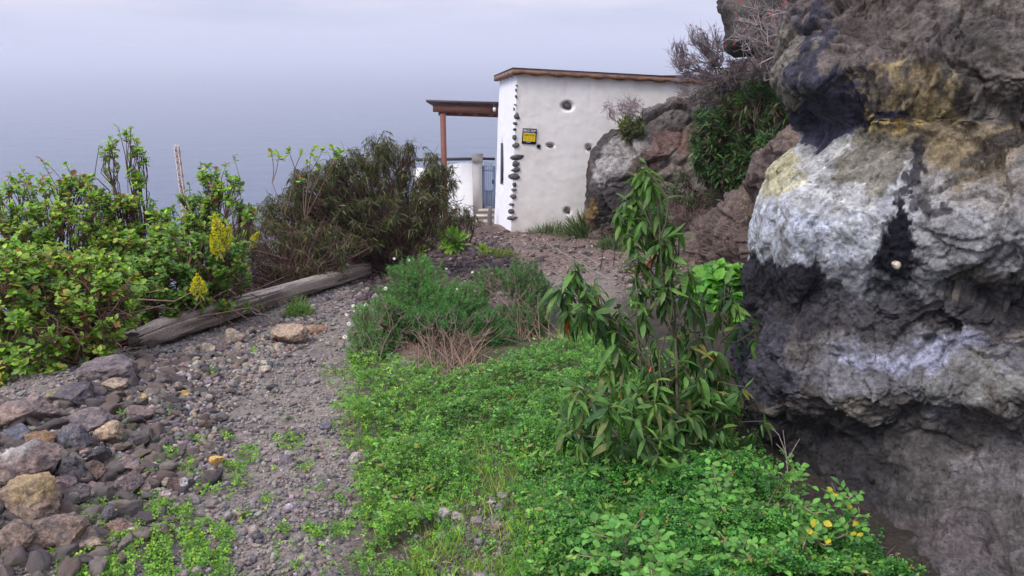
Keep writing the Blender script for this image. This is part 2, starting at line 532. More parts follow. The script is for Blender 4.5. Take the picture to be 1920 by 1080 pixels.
# far courtyard by the house: redder earth with a dark grey patch
far = sstep(8, 10.5, V[:, 1])
C = lerp(C, np.array([0.165, 0.112, 0.090]) * (1 + 0.55 * n_b[:, None]), far[:, None] * 0.8)
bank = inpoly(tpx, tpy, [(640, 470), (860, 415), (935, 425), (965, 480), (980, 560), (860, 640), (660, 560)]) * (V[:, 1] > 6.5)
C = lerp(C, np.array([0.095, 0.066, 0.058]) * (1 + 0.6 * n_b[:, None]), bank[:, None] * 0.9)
C = lerp(C, np.array([0.075, 0.07, 0.075]), (0.7 * sstep(1.2, 0.5, np.hypot((V[:, 0] - 0.72) / 0.75, (V[:, 1] - 11.8) / 0.35)))[:, None])
# dark leaf mould under plants on the cliff side and beyond the edge
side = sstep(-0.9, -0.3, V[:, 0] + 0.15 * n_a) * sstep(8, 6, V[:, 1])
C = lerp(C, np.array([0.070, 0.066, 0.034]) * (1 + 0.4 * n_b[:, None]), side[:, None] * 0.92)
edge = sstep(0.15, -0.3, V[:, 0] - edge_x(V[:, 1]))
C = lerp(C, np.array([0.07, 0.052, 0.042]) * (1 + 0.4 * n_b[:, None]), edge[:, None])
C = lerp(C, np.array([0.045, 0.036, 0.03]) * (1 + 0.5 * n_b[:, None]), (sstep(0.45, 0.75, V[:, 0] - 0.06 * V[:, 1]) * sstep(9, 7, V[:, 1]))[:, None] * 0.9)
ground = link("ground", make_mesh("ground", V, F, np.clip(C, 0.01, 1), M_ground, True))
tag(ground, "stony brown earth of the path and its banks falling to the sea", kind='structure')

# ------------------------------------------------------------------ sea
m, nt, N, L, out = new_mat("sea_water")
p = N.new("ShaderNodeBsdfPrincipled"); p.inputs['Base Color'].default_value = (0.045, 0.07, 0.12, 1)
p.inputs['Roughness'].default_value = 0.22; p.inputs['IOR'].default_value = 1.33
tcn = N.new("ShaderNodeTexCoord")
mpa = N.new("ShaderNodeMapping"); mpa.inputs['Scale'].default_value = (0.012, 0.035, 1)
L.new(tcn.outputs['Object'], mpa.inputs[0])
na = N.new("ShaderNodeTexNoise"); na.inputs['Scale'].default_value = 1.0; na.inputs['Detail'].default_value = 8; na.inputs['Roughness'].default_value = 0.6
L.new(mpa.outputs[0], na.inputs['Vector'])
mpb = N.new("ShaderNodeMapping"); mpb.inputs['Scale'].default_value = (0.10, 0.32, 1)
L.new(tcn.outputs['Object'], mpb.inputs[0])
nb = N.new("ShaderNodeTexNoise"); nb.inputs['Scale'].default_value = 1.0; nb.inputs['Detail'].default_value = 6; nb.inputs['Roughness'].default_value = 0.65
L.new(mpb.outputs[0], nb.inputs['Vector'])
b1 = N.new("ShaderNodeBump"); b1.inputs['Strength'].default_value = 0.6; b1.inputs['Distance'].default_value = 12
L.new(na.outputs['Fac'], b1.inputs['Height'])
b2 = N.new("ShaderNodeBump"); b2.inputs['Strength'].default_value = 0.5; b2.inputs['Distance'].default_value = 1.6
L.new(nb.outputs['Fac'], b2.inputs['Height']); L.new(b1.outputs[0], b2.inputs['Normal']); L.new(b2.outputs[0], p.inputs['Normal'])
L.new(p.outputs[0], out.inputs[0]); M_sea = m
R_ = 24000
V = np.array([[-R_, -2000, -80], [R_, -2000, -80], [R_, R_, -80], [-R_, R_, -80]], float)
sea = link("sea", make_mesh("sea", V, np.array([[0, 1, 2, 3]]), None, M_sea))
tag(sea, "calm grey blue sea fading into the haze", kind='structure')

# ------------------------------------------------------------------ curved sheets for rock faces
def catmull(ctrl, n):
    """ctrl (k, ...) -> (n, ...) along axis 0"""
    k = len(ctrl)
    t = np.linspace(0, k - 1 - 1e-6, n); i = t.astype(int); f = (t - i)
    f = f.reshape((-1,) + (1,) * (ctrl.ndim - 1))
    p0 = ctrl[np.maximum(i - 1, 0)]; p1 = ctrl[i]; p2 = ctrl[i + 1]; p3 = ctrl[np.minimum(i + 2, k - 1)]
    return 0.5 * (2 * p1 + (p2 - p0) * f + (2 * p0 - 5 * p1 + 4 * p2 - p3) * f ** 2 + (3 * p1 - p0 - 3 * p2 + p3) * f ** 3)

def sheet(ctrl_px, nr, nc, disp, colour, name, mat, root):
    """ctrl_px (R,C,3): px, py, Y"""
    cp = np.asarray(ctrl_px, float)
    W = P(cp[..., 0], cp[..., 1], cp[..., 2])
    full = np.concatenate([W, cp[..., :2]], -1)
    S = catmull(full, nr); S = np.swapaxes(catmull(np.swapaxes(S, 0, 1), nc), 0, 1)
    X = S[..., :3]; pp = S[..., 3:]
    du = np.gradient(X, axis=1); dv = np.gradient(X, axis=0)
    n = np.cross(dv, du); n /= np.linalg.norm(n, axis=-1)[..., None] + 1e-9
    tocam = EYE - X
    flip = np.sign((n * tocam).sum(-1).mean()); n = n * flip
    D, extra = disp(X, pp)
    X2 = X + n * D[..., None]
    V = X2.reshape(-1, 3)
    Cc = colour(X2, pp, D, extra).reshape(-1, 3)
    ii = (np.arange(nr - 1)[:, None] * nc + np.arange(nc - 1)[None]).ravel()
    F = np.stack([ii, ii + 1, ii + nc + 1, ii + nc], -1)
    if flip > 0: F = F[:, ::-1]
    return part(name, V, F, np.clip(Cc, 0.008, 0.9), mat, root, True)

def blobw(wx, wy, cx, cy, rx, ry, soft=0.2):
    d = ((wx - cx) / rx) ** 2 + ((wy - cy) / ry) ** 2
    return sstep(1 + soft, 1 - soft, d)

# big cliff -----------------------------------------------------------
LX = ([-330, -120, 0, 70, 140, 185, 225, 262, 310, 380, 480, 560, 610, 680, 760, 850, 1000, 1200],
      [1680, 1580, 1520, 1478, 1450, 1462, 1500, 1512, 1450, 1412, 1408, 1420, 1392, 1384, 1396, 1402, 1410, 1430])
rows = [(-330, 2.6), (-280, 1.3), (-120, .62), (0, .42), (75, .30), (150, .22), (215, .28), (265, .24), (330, .12), (410, .02), (500, .02),
        (575, .08), (635, .05), (690, -.02), (735, -.07), (765, -.05), (800, .0), (860, .06), (940, .10), (1030, .02), (1120, -.06), (1300, -.12)]
ctrl = []
for py, oy in rows:
    L0 = float(np.interp(py, LX[0], LX[1]))
    cols_ = [(L0 + 160, 6.4), (L0 + 40, 5.0), (L0 - 2, 4.25), (L0 + 22, 3.75), (L0 + 75, 3.38)]
    s = max(L0 + 130, 1560)
    cols_ += [(s, 3.30), (1660, 3.14), (1750, 3.02), (1850, 2.90), (1960, 2.78), (2120, 2.62), (2400, 2.35), (2950, 2.0)]
    foot = -0.55 * float(np.clip((py - 800) / 290, 0, 1))
    r_ = []
    for k, (cx, cy) in enumerate(cols_):
        amp = 0.25 if k < 3 else 1.0
        if 680 < py < 790 and k >= 5: extra = 0.0
        else: extra = 0.0
        r_.append((cx, py + (14 * math.sin(cx * 0.021) if 600 < py < 900 and k > 4 else 0), cy + oy * amp + foot * (1.0 if k >= 5 else 0.35)))
    ctrl.append(r_)

def cliff_disp(X, pp):
    w = X + 0.18 * np.stack([fbm(X * 1.6 + 5, 3), fbm(X * 1.6 + 25, 3), fbm(X * 1.6 + 45, 3)], -1)
    big = fbm(w * 1.5 + 3, 4, 0.5)
    rid = fbm(w * 3.0 * np.array([1, 1, 1.2]) + 9, 5, 0.55, ridge=True)
    mid = fbm(w * 7.0 + 19, 4, 0.6)
    fine = fbm(w * 26 + 31, 4, 0.62)
    lump = fbm(w * 13 + 77, 2, 0.5, ridge=True)
    smooth = blobw(pp[..., 0], pp[..., 1], 1540, 400, 170, 170, 0.5)
    a = 1 - 0.55 * smooth
    edge = sstep(-20, 60, pp[..., 0] - np.interp(pp[..., 1], LX[0], LX[1]))
    D = (0.10 * big * (0.3 + 0.7 * edge) + a * (0.03 * rid + 0.035 * mid + 0.010 * lump) + 0.012 * fine)
    w2 = w + 0.05 * mid[..., None]
    f1, c1 = facets(w2 * 2.3); f2, c2 = facets(w2 * 6.5 + 40)
    f3, c3 = facets(w2 * 19 + 70)
    D = D * 0.55 + a * (0.075 * f1 + 0.028 * f2 + 0.011 * f3 - 0.018 * sstep(0.14, 0.0, c1) - 0.007 * sstep(0.14, 0.0, c2)) + 0.010 * fbm(X * 40, 4, 0.65)
    crag = sstep(0.1, 0.55, fbm(w * 2.3 + 60, 3)) * (1 - smooth)
    D = D - 0.045 * crag
    return D, (big, rid, mid, fine, crag)

def cliff_col(X, pp, D, ex):
    big, rid, mid, fine, crag = ex
    n1 = fbm(X * 4.2 + 100, 5, 0.6); n2 = fbm(X * 4.2 + 140, 5, 0.6); n3 = fbm(X * 12 + 180, 5, 0.65)
    wx = pp[..., 0] + 85 * n1 + 28 * n3; wy = pp[..., 1] + 85 * n2 - 28 * n3
    c = np.tile(np.array([0.11, 0.099, 0.090]), X.shape[:2] + (1,))
    def over(col, w): 
        nonlocal c
        c = lerp(c, np.array(col), np.clip(w, 0, 1)[..., None])
    over((0.22, 0.19, 0.16), sstep(-0.05, 0.4, n1) * 0.8)
    over((0.075, 0.065, 0.06), sstep(0.05, 0.4, n2) * 0.75)
    over((0.12, 0.095, 0.088), blobw(wx, wy, 1620, 60, 160, 90) * 0.7)
    over((0.19, 0.165, 0.14), blobw(wx, wy, 1860, 160, 90, 60) * 0.6)
    over((0.07, 0.062, 0.055), blobw(wx, wy, 1800, 110, 60, 90) * 0.75)
    over((0.29, 0.235, 0.15), blobw(wx, wy, 1760, 300, 140, 100) * 0.85)
    over((0.36, 0.28, 0.15), blobw(wx, wy, 1715, 190, 115, 55) * 0.9 * sstep(-.35, .05, n3))
    over((0.50, 0.36, 0.14), blobw(wx, wy, 1662, 222, 50, 38) * sstep(-.3, .05, n3))
    over((0.28, 0.22, 0.12), blobw(wx, wy, 1800, 300, 50, 40) * 0.6 * sstep(-.3, .05, n3))
    over((0.31, 0.31, 0.315), blobw(wx, wy, 1810, 420, 160, 100) * 0.85 * sstep(-.6, -.05, n3))
    over((0.32, 0.29, 0.26), blobw(wx, wy, 1860, 350, 80, 40) * 0.7 * sstep(-.3, .1, n3))
    # pale mineral face
    over((0.30, 0.29, 0.28), blobw(wx, wy, 1550, 425, 215, 190, 0.4))
    over((0.56, 0.58, 0.62), blobw(wx, wy, 1530, 420, 185, 165, 0.6) * (0.75 + 0.6 * n3))
    over((0.50, 0.50, 0.48), blobw(wx, wy, 1570, 330, 90, 80) * 0.8)
    over((0.40, 0.43, 0.54), blobw(wx, wy, 1500, 450, 130, 80) * 0.6 * sstep(-.2, .3, n3))
    over((0.17, 0.16, 0.15), blobw(wx, wy, 1535, 425, 170, 150) * 0.8 * sstep(0.18, 0.42, n1 + 0.35 * n3))
    over((0.45, 0.41, 0.22), blobw(wx, wy, 1455, 315, 40, 55) * 0.8)
    over((0.17, 0.155, 0.11), blobw(wx, wy, 1640, 300, 45, 60) * 0.8)
    over((0.19, 0.19, 0.21), blobw(wx, wy, 1600, 530, 190, 50) * 0.7)
    # dark purple basalt skin
    over((0.055, 0.053, 0.085), blobw(wx, wy, 1545, 215, 85, 55) * 0.95)
    over((0.045, 0.045, 0.065), blobw(wx, wy, 1520, 130, 38, 110) * 0.9)
    over((0.06, 0.055, 0.09), blobw(wx, wy, 1630, 180, 60, 16) * 0.95)
    over((0.20, 0.18, 0.15), blobw(wx, wy, 1485, 110, 32, 60) * 0.85)
    # black drip stain
    taper = 11 + 24 * sstep(350, 520, wy)
    over((0.012, 0.012, 0.018), sstep(1.25, 0.8, np.abs(pp[..., 0] + 32 * n3 - 1682 + 22 * fine + (pp[..., 1] - 430) * 0.1) / taper) * sstep(330, 370, wy) * sstep(570, 510, wy))
    over((0.03, 0.028, 0.035), blobw(wx, wy, 1715, 310, 16, 45) * 0.9)
    over((0.03, 0.028, 0.035), blobw(wx, wy, 1750, 385, 30, 22) * 0.8)
    over((0.04, 0.037, 0.04), blobw(wx, wy, 1870, 285, 45, 22) * 0.8)
    # dark belt
    over((0.035, 0.033, 0.042), blobw(wx, wy, 1450, 550, 95, 65))
    over((0.06, 0.056, 0.062), blobw(wx, wy, 1690, 590, 300, 48) * 0.85)
    over((0.07, 0.068, 0.085), blobw(wx, wy, 1420, 680, 60, 90))
    # pale ledge
    over((0.19, 0.185, 0.20), blobw(wx, wy, 1740, 690, 260, 65) * 0.9)
    over((0.33, 0.34, 0.43), blobw(wx, wy, 1700, 675, 150, 30) * sstep(-.4, .1, n3))
    over((0.30, 0.31, 0.40), blobw(wx, wy, 1800, 655, 50, 20) * 0.9 * sstep(-.4, .1, n3))
    over((0.22, 0.215, 0.19), blobw(wx, wy, 1850, 720, 120, 40) * 0.7)
    # undercut: dark basalt, with the shade under the lip painted in too
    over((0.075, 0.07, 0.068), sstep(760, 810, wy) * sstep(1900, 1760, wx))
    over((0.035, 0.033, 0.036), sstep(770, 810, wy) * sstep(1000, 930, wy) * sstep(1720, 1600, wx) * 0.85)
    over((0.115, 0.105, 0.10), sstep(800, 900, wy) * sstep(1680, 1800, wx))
    over((0.19, 0.18, 0.185), blobw(wx, wy, 1890, 860, 70, 60) * 0.6)
    over((0.12, 0.10, 0.10), blobw(wx, wy, 1790, 1010, 110, 60) * 0.6)
    c = c * (1 + 0.55 * n3[..., None]) * (1 + 0.25 * fine[..., None])
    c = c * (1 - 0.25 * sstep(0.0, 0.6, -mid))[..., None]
    return c

cliff = thing("cliff", (1.8, 3.5, 0), "huge mottled volcanic rock face overhanging the path, bluish white patch and black drip stain", "cliff")
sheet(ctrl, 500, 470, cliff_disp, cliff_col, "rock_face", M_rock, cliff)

def boulder(name, px, py, wpx, hpx, label, col, col2=None, Y=None, seed=0, sub=4, depth_f=0.9, facets=9, rough=0.16, sink=0.3, yaw=None, cat="rock", group=None, parent=None, patch=None, rough_col=0.5):
    c = G(px, py + hpx * 0.55) if Y is None else P(px, py, Y)
    zc = float(depth(c)); m_ = zc / FPX
    rx, rz = wpx * m_ / 2, hpx * m_ / 2 * 1.05
    V, F = rock_shape(seed, sub + 1, facets, rough, (1, depth_f, 1), 0.09); wpx *= 1.03; hpx *= 1.03; col = tuple(np.array(col) * (1.18, 1.07, 0.95))
    a = np.random.default_rng(seed).uniform(0, 6.28) if yaw is None else yaw
    V = V / np.abs(V[:, [0, 2]]).max(0).mean()
    Rz = np.array([[math.cos(a), -math.sin(a), 0], [math.sin(a), math.cos(a), 0], [0, 0, 1]])
    V = (V @ Rz.T)
    V[:, 0] /= np.abs(V[:, 0]).max(); V[:, 2] /= np.abs(V[:, 2]).max(); V[:, 1] /= np.abs(V[:, 1]).max() / depth_f
    V = V * (rx, rx, rz * 1.1)
    n = fbm(V / rx * 1.6 + seed, 4, 0.6); n2 = fbm(V / rx * 5 + seed, 4, 0.6)
    C = np.tile(np.array(col, float), (len(V), 1))
    if col2 is not None: C = lerp(C, np.array(col2), sstep(-0.15, 0.3, n)[:, None])
    if patch is not None:
        pc, dirn, th = patch
        w = sstep(th - 0.2, th + 0.25, (V / np.array([rx, rx, rz])) @ np.array(dirn) + 0.5 * n)
        C = lerp(C, np.array(pc), w[:, None])
    C = lerp(C, np.array((0.21, 0.175, 0.15)), (0.5 * sstep(0.0, 0.4, fbm(V / rx * 3.0 + seed + 70, 4, 0.65)))[:, None]) if rx > 0.06 else C
    C = np.clip(C * (1 + rough_col * n2)[:, None], 0.01, 0.9)
    me = make_mesh(name, V, F, C, M_stone, False)
    if Y is None: loc = (c[0], c[1] + rx * 0.5, c[2] + rz * (1 - 2 * sink) if sink else c[2] + rz)
    else: loc = c
    o = link(name, me, parent, loc)
    if parent is None: tag(o, label, cat, group)
    return o

# pale pebble stuck in the drip stain
pv, pf = rock_shape(5, 3, 6, 0.2)
pc = P(1680, 497, 3.06)
part("embedded_stone", pv * (0.019, 0.022, 0.017) + pc, pf, (0.52, 0.45, 0.36), M_stone, cliff, True)

# hillside outcrop beside the house -----------------------------------
HC = [(1094, 418, 428, 13.3, 13.3), (1100, 385, 430, 13.3, 13.1), (1104, 318, 432, 13.35, 12.9), (1126, 262, 436, 13.4, 12.7), (1160, 238, 440, 13.45, 12.6),
      (1202, 217, 444, 13.5, 12.4), (1262, 196, 452, 13.6, 12.1), (1318, 180, 460, 13.7, 11.8), (1370, 140, 468, 13.4, 11.5), (1440, 108, 480, 12.8, 11.2),
      (1540, 70, 500, 12.2, 10.8), (1680, 20, 520, 11.8, 10.2), (1900, -60, 560, 11.5, 9.5)]
ctrl = []
for v in (-0.25, -0.08, 0.0, 0.15, 0.35, 0.55, 0.75, 0.9, 1.0, 1.15):
    r_ = []
    for k, (cx, t, b, yt, yb) in enumerate(HC):
        if k == 0 : pass
        if v < 0:
            back = 0.25 if cx < 1350 else 1.8
            r_.append((cx + (12 if k < 3 else 0), t - v * (60 if cx < 1350 else 40), yt + back * (-v) * 4))
        else:
            bulge = 0.35 * math.sin(min(v, 1) * math.pi) if 1100 < cx < 1230 else 0
            r_.append((cx, lerp(t, b, v), lerp(yt, yb, min(v, 1) ** 0.9) - bulge))
    r_.insert(0, (r_[0][0] + 30, r_[0][1] + 2, r_[0][2] + 0.6))
    ctrl.append(r_)

def hill_disp(X, pp):
    w = X + 0.2 * fbm(X * 1.1 + 5, 3)[..., None]
    big = fbm(w * 1.1 + 3, 4, 0.5)
    rid = fbm(w * 2.2 * np.array([1, 1, 1.6]) + 9, 5, 0.58, ridge=True)
    fine = fbm(w * 9 + 31, 4, 0.62)
    a = 0.4 + 0.6 * sstep(1100, 1160, pp[..., 0])
    f1, c1 = facets(w * np.array([1.5, 1.5, 2.2])); f2, c2 = facets(w * 4.5 + 9)
    return (0.10 * big + 0.05 * rid + 0.16 * f1 + 0.04 * f2 - 0.06 * sstep(.12, 0, c1)) * a + 0.035 * fine, (big, rid, fine)

def hill_col(X, pp, D, ex):
    big, rid, fine = ex
    n1 = fbm(X * 2.2 + 100, 5, 0.6); n2 = fbm(X * 2.2 + 140, 5, 0.6); n3 = fbm(X * 7 + 180, 5, 0.65)
    wx = pp[..., 0] + 45 * n1; wy = pp[..., 1] + 45 * n2
    c = np.tile(np.array([0.11, 0.082, 0.070]), X.shape[:2] + (1,))
    def over(col, w):
        nonlocal c
        c = lerp(c, np.array(col), np.clip(w, 0, 1)[..., None])
    over((0.155, 0.098, 0.082), blobw(wx, wy, 1290, 280, 90, 50))
    over((0.13, 0.115, 0.105), blobw(wx, wy, 1260, 215, 90, 25))
    over((0.20, 0.18, 0.16), blobw(wx, wy, 1275, 330, 50, 40) * 0.6)
    over((0.06, 0.052, 0.05), blobw(wx, wy, 1150, 370, 90, 55))
    over((0.075, 0.07, 0.066), blobw(wx, wy, 1130, 265, 40, 50))
    over((0.28, 0.265, 0.25), blobw(pp[..., 0] + 22 * n1 + 0.55 * (pp[..., 1] - 290), pp[..., 1] + 22 * n2, 1163, 292, 30, 62) * sstep(-0.5, -0.1, n3))
    over((0.30, 0.28, 0.26), blobw(wx, wy, 1190, 265, 16, 30) * 0.6)
    over((0.24, 0.17, 0.07), blobw(wx, wy, 1104, 400, 12, 26) * 0.8)
    over((0.08, 0.062, 0.05), blobw(wx, wy, 1340, 400, 120, 45) * 0.8)
    return c * (1 + 0.6 * n3[..., None]) * (1 - 0.3 * sstep(0, 0.6, -fine))[..., None]

outcrop = thing("rocky_outcrop", (3.0, 12.8, -1.2), "reddish brown rocky hillside with a pale lichen boulder against the white house", "rock outcrop")
sheet(ctrl, 240, 260, hill_disp, hill_col, "rock_face", M_rock, outcrop)

# reddish ridge running down behind the cliff ---------------------------
RG = [(200, 1545, 8.0), (235, 1500, 8.0), (275, 1455, 8.3), (320, 1418, 8.6), (370, 1392, 9.0), (405, 1352, 9.4), (432, 1305, 9.8), (460, 1262, 10.2), (485, 1235, 10.4), (500, 1225, 10.3)]
ctrl = []
for py, lx, Y in RG:
    ctrl.append([(lx + 70, py + 30, Y + 1.4), (lx + 14, py + 6, Y + 0.5), (lx, py, Y), (lx + 22, py + 8, Y - 0.45), (lx + 70, py + 24, Y - 1.0), (lx + 150, py + 50, Y - 1.7), (lx + 300, py + 90, Y - 2.6)])
def ridge_disp(X, pp):
    rid = fbm(X * 3.2 + 9, 5, 0.58, ridge=True); fine = fbm(X * 14 + 31, 4, 0.62)
    f1, c1 = facets(X * 1.9 + 3); f2, c2 = facets(X * 5.5 + 8)
    return 0.05 * rid + 0.035 * fine + 0.17 * f1 + 0.06 * f2, (rid, fine)
def ridge_col(X, pp, D, ex):
    n1 = fbm(X * 3.2 + 100, 5, 0.6); n3 = fbm(X * 10 + 180, 5, 0.65)
    c = np.tile(np.array([0.125, 0.092, 0.082]), X.shape[:2] + (1,))
    c = lerp(c, np.array([0.20, 0.16, 0.10]), (sstep(0.1, 0.5, n1) * 0.6)[..., None])
    return c * (1 + 0.55 * n3[..., None])
ridge = thing("earth_ridge", (2.6, 9.0, -0.5), "reddish earth ridge sloping down from the cliff between the green bush and the pale rock", "rock ridge")
sheet(ctrl, 200, 110, ridge_disp, ridge_col, "rock_face", M_rock, ridge)

# dark rock at the top ---------------------------------------------------
def big_rock(name, px, py, Y, rx, ry, rd, seed, label, col, col2):
    c = P(px, py, Y); m_ = float(depth(c)) / FPX
    V, F = rock_shape(seed, 5, 12, 0.28, (1, 1, 1), 0.0)
    X = V * (rx * m_, rd, ry * m_)
    nrm = V / np.linalg.norm(V, axis=1)[:, None]
    w = X + c
    d = 0.14 * facets(w * 1.8)[0] + 0.06 * fbm(w * 2.4, 5, 0.58, ridge=True) + 0.035 * fbm(w * 9, 4, 0.6)
    X = X + nrm * d[:, None]
    n1 = fbm(w * 2.0 + 40, 4, 0.6); n3 = fbm(w * 8 + 80, 4, 0.6)
    C = lerp(np.tile(np.array(col), (len(X), 1)), np.array(col2), sstep(-0.1, 0.4, n1)[:, None]) * (1 + 0.5 * n3)[:, None]
    t = thing(name, c, label, "rock")
    part("rock_body", X + c, F, np.clip(C, 0.01, 0.9), M_rock, t, True)
    return t
big_rock("overhanging_rock", 1503, -14, 10.6, 132, 140, 1.2, 37, "dark overhanging rock above the house roof with bare twigs hanging across it", (0.055, 0.050, 0.047), (0.12, 0.10, 0.09))

# ------------------------------------------------------------------ house
house = thing("white_house", (1.5, 16, -1.7), "whitewashed house with dark stones set in its corner and a thin brown roof edge", "house")
A_t, A_b = np.array([0.093, 14.0, 1.235]), np.array([-0.022, 13.96, -1.95])
B_t, B_b = np.array([-0.245, 15.7, 1.06]), np.array([-0.395, 15.75, -2.5])
C_t, C_b = np.array([4.6, 14.45, 0.99]), np.array([4.6, 14.45, -1.9])
nichel = [(1064, 199, 10, 8, .09), (1032, 273, 7, 4, .05), (1104, 277, 6, 6, .05), (1064, 396, 6, 6, .06), (1010.5, 275.5, 3.2, 3.2, .06)]
def wall_grid(a_t, a_b, b_t, b_b, nu, nv, dent):
    u = np.linspace(0, 1, nu)[None, :, None]; v = np.linspace(0, 1, nv)[:, None, None]
    X = (a_t * (1 - v) + a_b * v) * (1 - u) + (b_t * (1 - v) + b_b * v) * u
    n = np.cross(b_t - a_t, a_b - a_t); n /= np.linalg.norm(n)
    if n @ (EYE - a_t) < 0: n = -n
    D = 0.012 * fbm(X * 1.6 + 3, 3) + 0.004 * fbm(X * 9 + 3, 3)
    px, py = proj(X)
    W = np.zeros(D.shape)
    for (cx, cy, rx, ry, dp) in dent:
        d = np.sqrt(((px - cx) / rx) ** 2 + ((py - cy) / ry) ** 2)
        D = D - dp * sstep(1.5, 0.6, d); W = np.maximum(W, sstep(1.1, 0.7, d))
    X = X + n * D[..., None]
    ii = (np.arange(nv - 1)[:, None] * nu + np.arange(nu - 1)[None]).ravel()
    F = np.stack([ii, ii + 1, ii + nu + 1, ii + nu], -1)
    return X.reshape(-1, 3), F, W.reshape(-1), n, px.reshape(-1), py.reshape(-1)
V, F, W, n_front, _, _ = wall_grid(A_t, A_b, C_t, C_b, 220, 160, nichel)
stain = fbm(V * np.array([1.2, 1, 0.6]) + 9, 4)
C = np.tile(np.array([0.85, 0.82, 0.76]), (len(V), 1)) * (1 + 0.05 * stain)[:, None]
strk = fbm(V * np.array([5, 5, 0.35]) + 40, 4, 0.6); C = C * (1 - 0.10 * sstep(0.05, 0.5, strk) * sstep(-1.6, 1.2, V[:, 2]))[:, None]; blot = fbm(V * 2.3 + 70, 5, 0.6); C = lerp(C, C * np.array([0.96, 0.94, 0.91]), sstep(0.0, 0.4, blot)[:, None])
low = sstep(-1.15, -1.6, V[:, 2] + 0.25 * fbm(V * 3, 3))
C = lerp(C, np.array([0.52, 0.46, 0.40]), (low * 0.45)[:, None])
fw = part("front_wall", V, F, C, M_plaster, house, True)
V, F, W, n_left, _, _ = wall_grid(B_t, B_b, A_t, A_b, 90, 160, [(941, 307, 2.2, 37, .12)])
C = np.tile(np.array([0.84, 0.84, 0.86]), (len(V), 1))
part("side_wall", V, F, C, M_plaster, house, True)
# back and far walls close the volume
acc = Acc()
D_t, D_b = np.array([4.7, 18.5, 1.0]), np.array([4.7, 18.5, -2.5]); E_t, E_b = np.array([-0.16, 18.5, 0.9]), np.array([-0.2, 18.5, -2.6])
for a, b, c, d in ((C_t, C_b, D_b, D_t), (D_t, D_b, E_b, E_t)):
    acc.add(np.array([a, b, c, d]), np.array([[0, 1, 2, 3]]), (0.7, 0.68, 0.63))
acc.part("back_wall", M_plaster, house)
E2_t, E2_b = E_t, E_b
acc = Acc(); acc.add(np.array([B_t, B_b, E2_b, E2_t]) + (0.02, 0, 0), np.array([[0, 1, 2, 3]]), (0.72, 0.71, 0.71)); acc.part("end_wall", M_plaster, house)
# roof: thin dark cap over a wavy brown fascia
up = np.array([0, 0, 1.0])
dirF = (C_t - A_t) / np.linalg.norm(C_t - A_t); dirL = (B_t - A_t) / np.linalg.norm(B_t - A_t)
o_ = 0.09
cornerP = A_t + n_front * o_ + n_left * o_; farL = B_t + n_left * o_ + dirL * 0.12; farR = C_t + n_front * o_
top = [cornerP + up * 0.065, farR + up * 0.065, D_t + up * 0.065, E_t + up * 0.065 + n_left * o_, farL + up * 0.065]
V = np.array(top + [t + up * 0.035 for t in top])
part("roof", V, [np.array([[9, 8, 7, 6, 5]]), np.array([[0, 1, 6, 5], [1, 2, 7, 6], [2, 3, 8, 7], [3, 4, 9, 8], [4, 0, 5, 9]]), np.array([[0, 1, 2, 3, 4]])], (0.045, 0.032, 0.028), M_wood, house)
def fascia(a, b, nrm, seed, h0=0.075):
    n = 160; t = np.linspace(0, 1, n); L_ = np.linalg.norm(b - a)
    base = a[None] + (b - a)[None] * t[:, None]
    wav = 0.012 * np.sin(t * L_ * 17 + seed) + 0.012 * fbm(np.c_[t * L_ * 3, t * 0 + seed, t * 0], 2)
    o1 = base + up * 0.064; o2 = base - up * (h0 - 0.064 + wav)[:, None]
    i1 = o1 - nrm * 0.085; i2 = o2 - nrm * 0.085
    V = np.concatenate([o1, o2, i2, i1]); k = np.arange(n - 1)
    F = np.concatenate([np.stack([k + s * n, k + 1 + s * n, k + 1 + (s + 1) % 4 * n, k + (s + 1) % 4 * n], -1) for s in range(4)])
    nn = fbm(np.c_[V[:, 0] * 8, V[:, 1] * 8, V[:, 2] * 30], 3)
    C = lerp(np.tile(np.array([0.235, 0.115, 0.06]), (len(V), 1)), np.array([0.10, 0.05, 0.035]), sstep(-0.1, 0.4, nn)[:, None])
    return V, F, C
V, F, C = fascia(cornerP, farR, n_front, 1.0); part("fascia_board", V, F, C, M_wood, house)
V, F, C = fascia(farL, cornerP, n_left, 3.0); part("fascia_board", V, F, C, M_wood, house)

# dark stones set in the corner (pieces of the house)
cs = [(600, 128, 10, 9), (595, 157, 9, 14), (597, 195, 12, 18), (590, 243, 8, 11), (584, 268, 8, 15), (600, 308, 25, 30), (590, 355, 20, 14), (588, 390, 15, 12),
      (587, 437, 18, 32), (592, 483, 24, 26), (600, 552, 46, 32), (597, 598, 32, 34), (595, 628, 34, 20), (585, 670, 40, 26), (587, 717, 14, 18), (583, 750, 18, 14),
      (578, 790, 20, 24), (570, 835, 24, 14), (567, 878, 26, 22), (572, 917, 34, 18)]
def on_front(px, py):
    d = ray(px, py); t = ((A_t - EYE) @ n_front) / (d @ n_front); return EYE + d * t
for i, (zx, zy, w_, h_) in enumerate(cs):
    c = on_front(780 + zx / 3.176, 120 + zy / 3.176); m_ = float(depth(c)) / FPX / 3.176
    V, F = rock_shape(300 + i, 2, 6, 0.3)
    V = V * (w_ * m_ * random.uniform(.7, 1.05), 0.032, h_ * m_ * random.uniform(.6, .85))
    cc = 0.10 + 0.06 * random.random()
    part("stone", V + c + n_front * 0.0, F, (cc, cc * 0.93, cc * 0.88), M_stone, house, False)
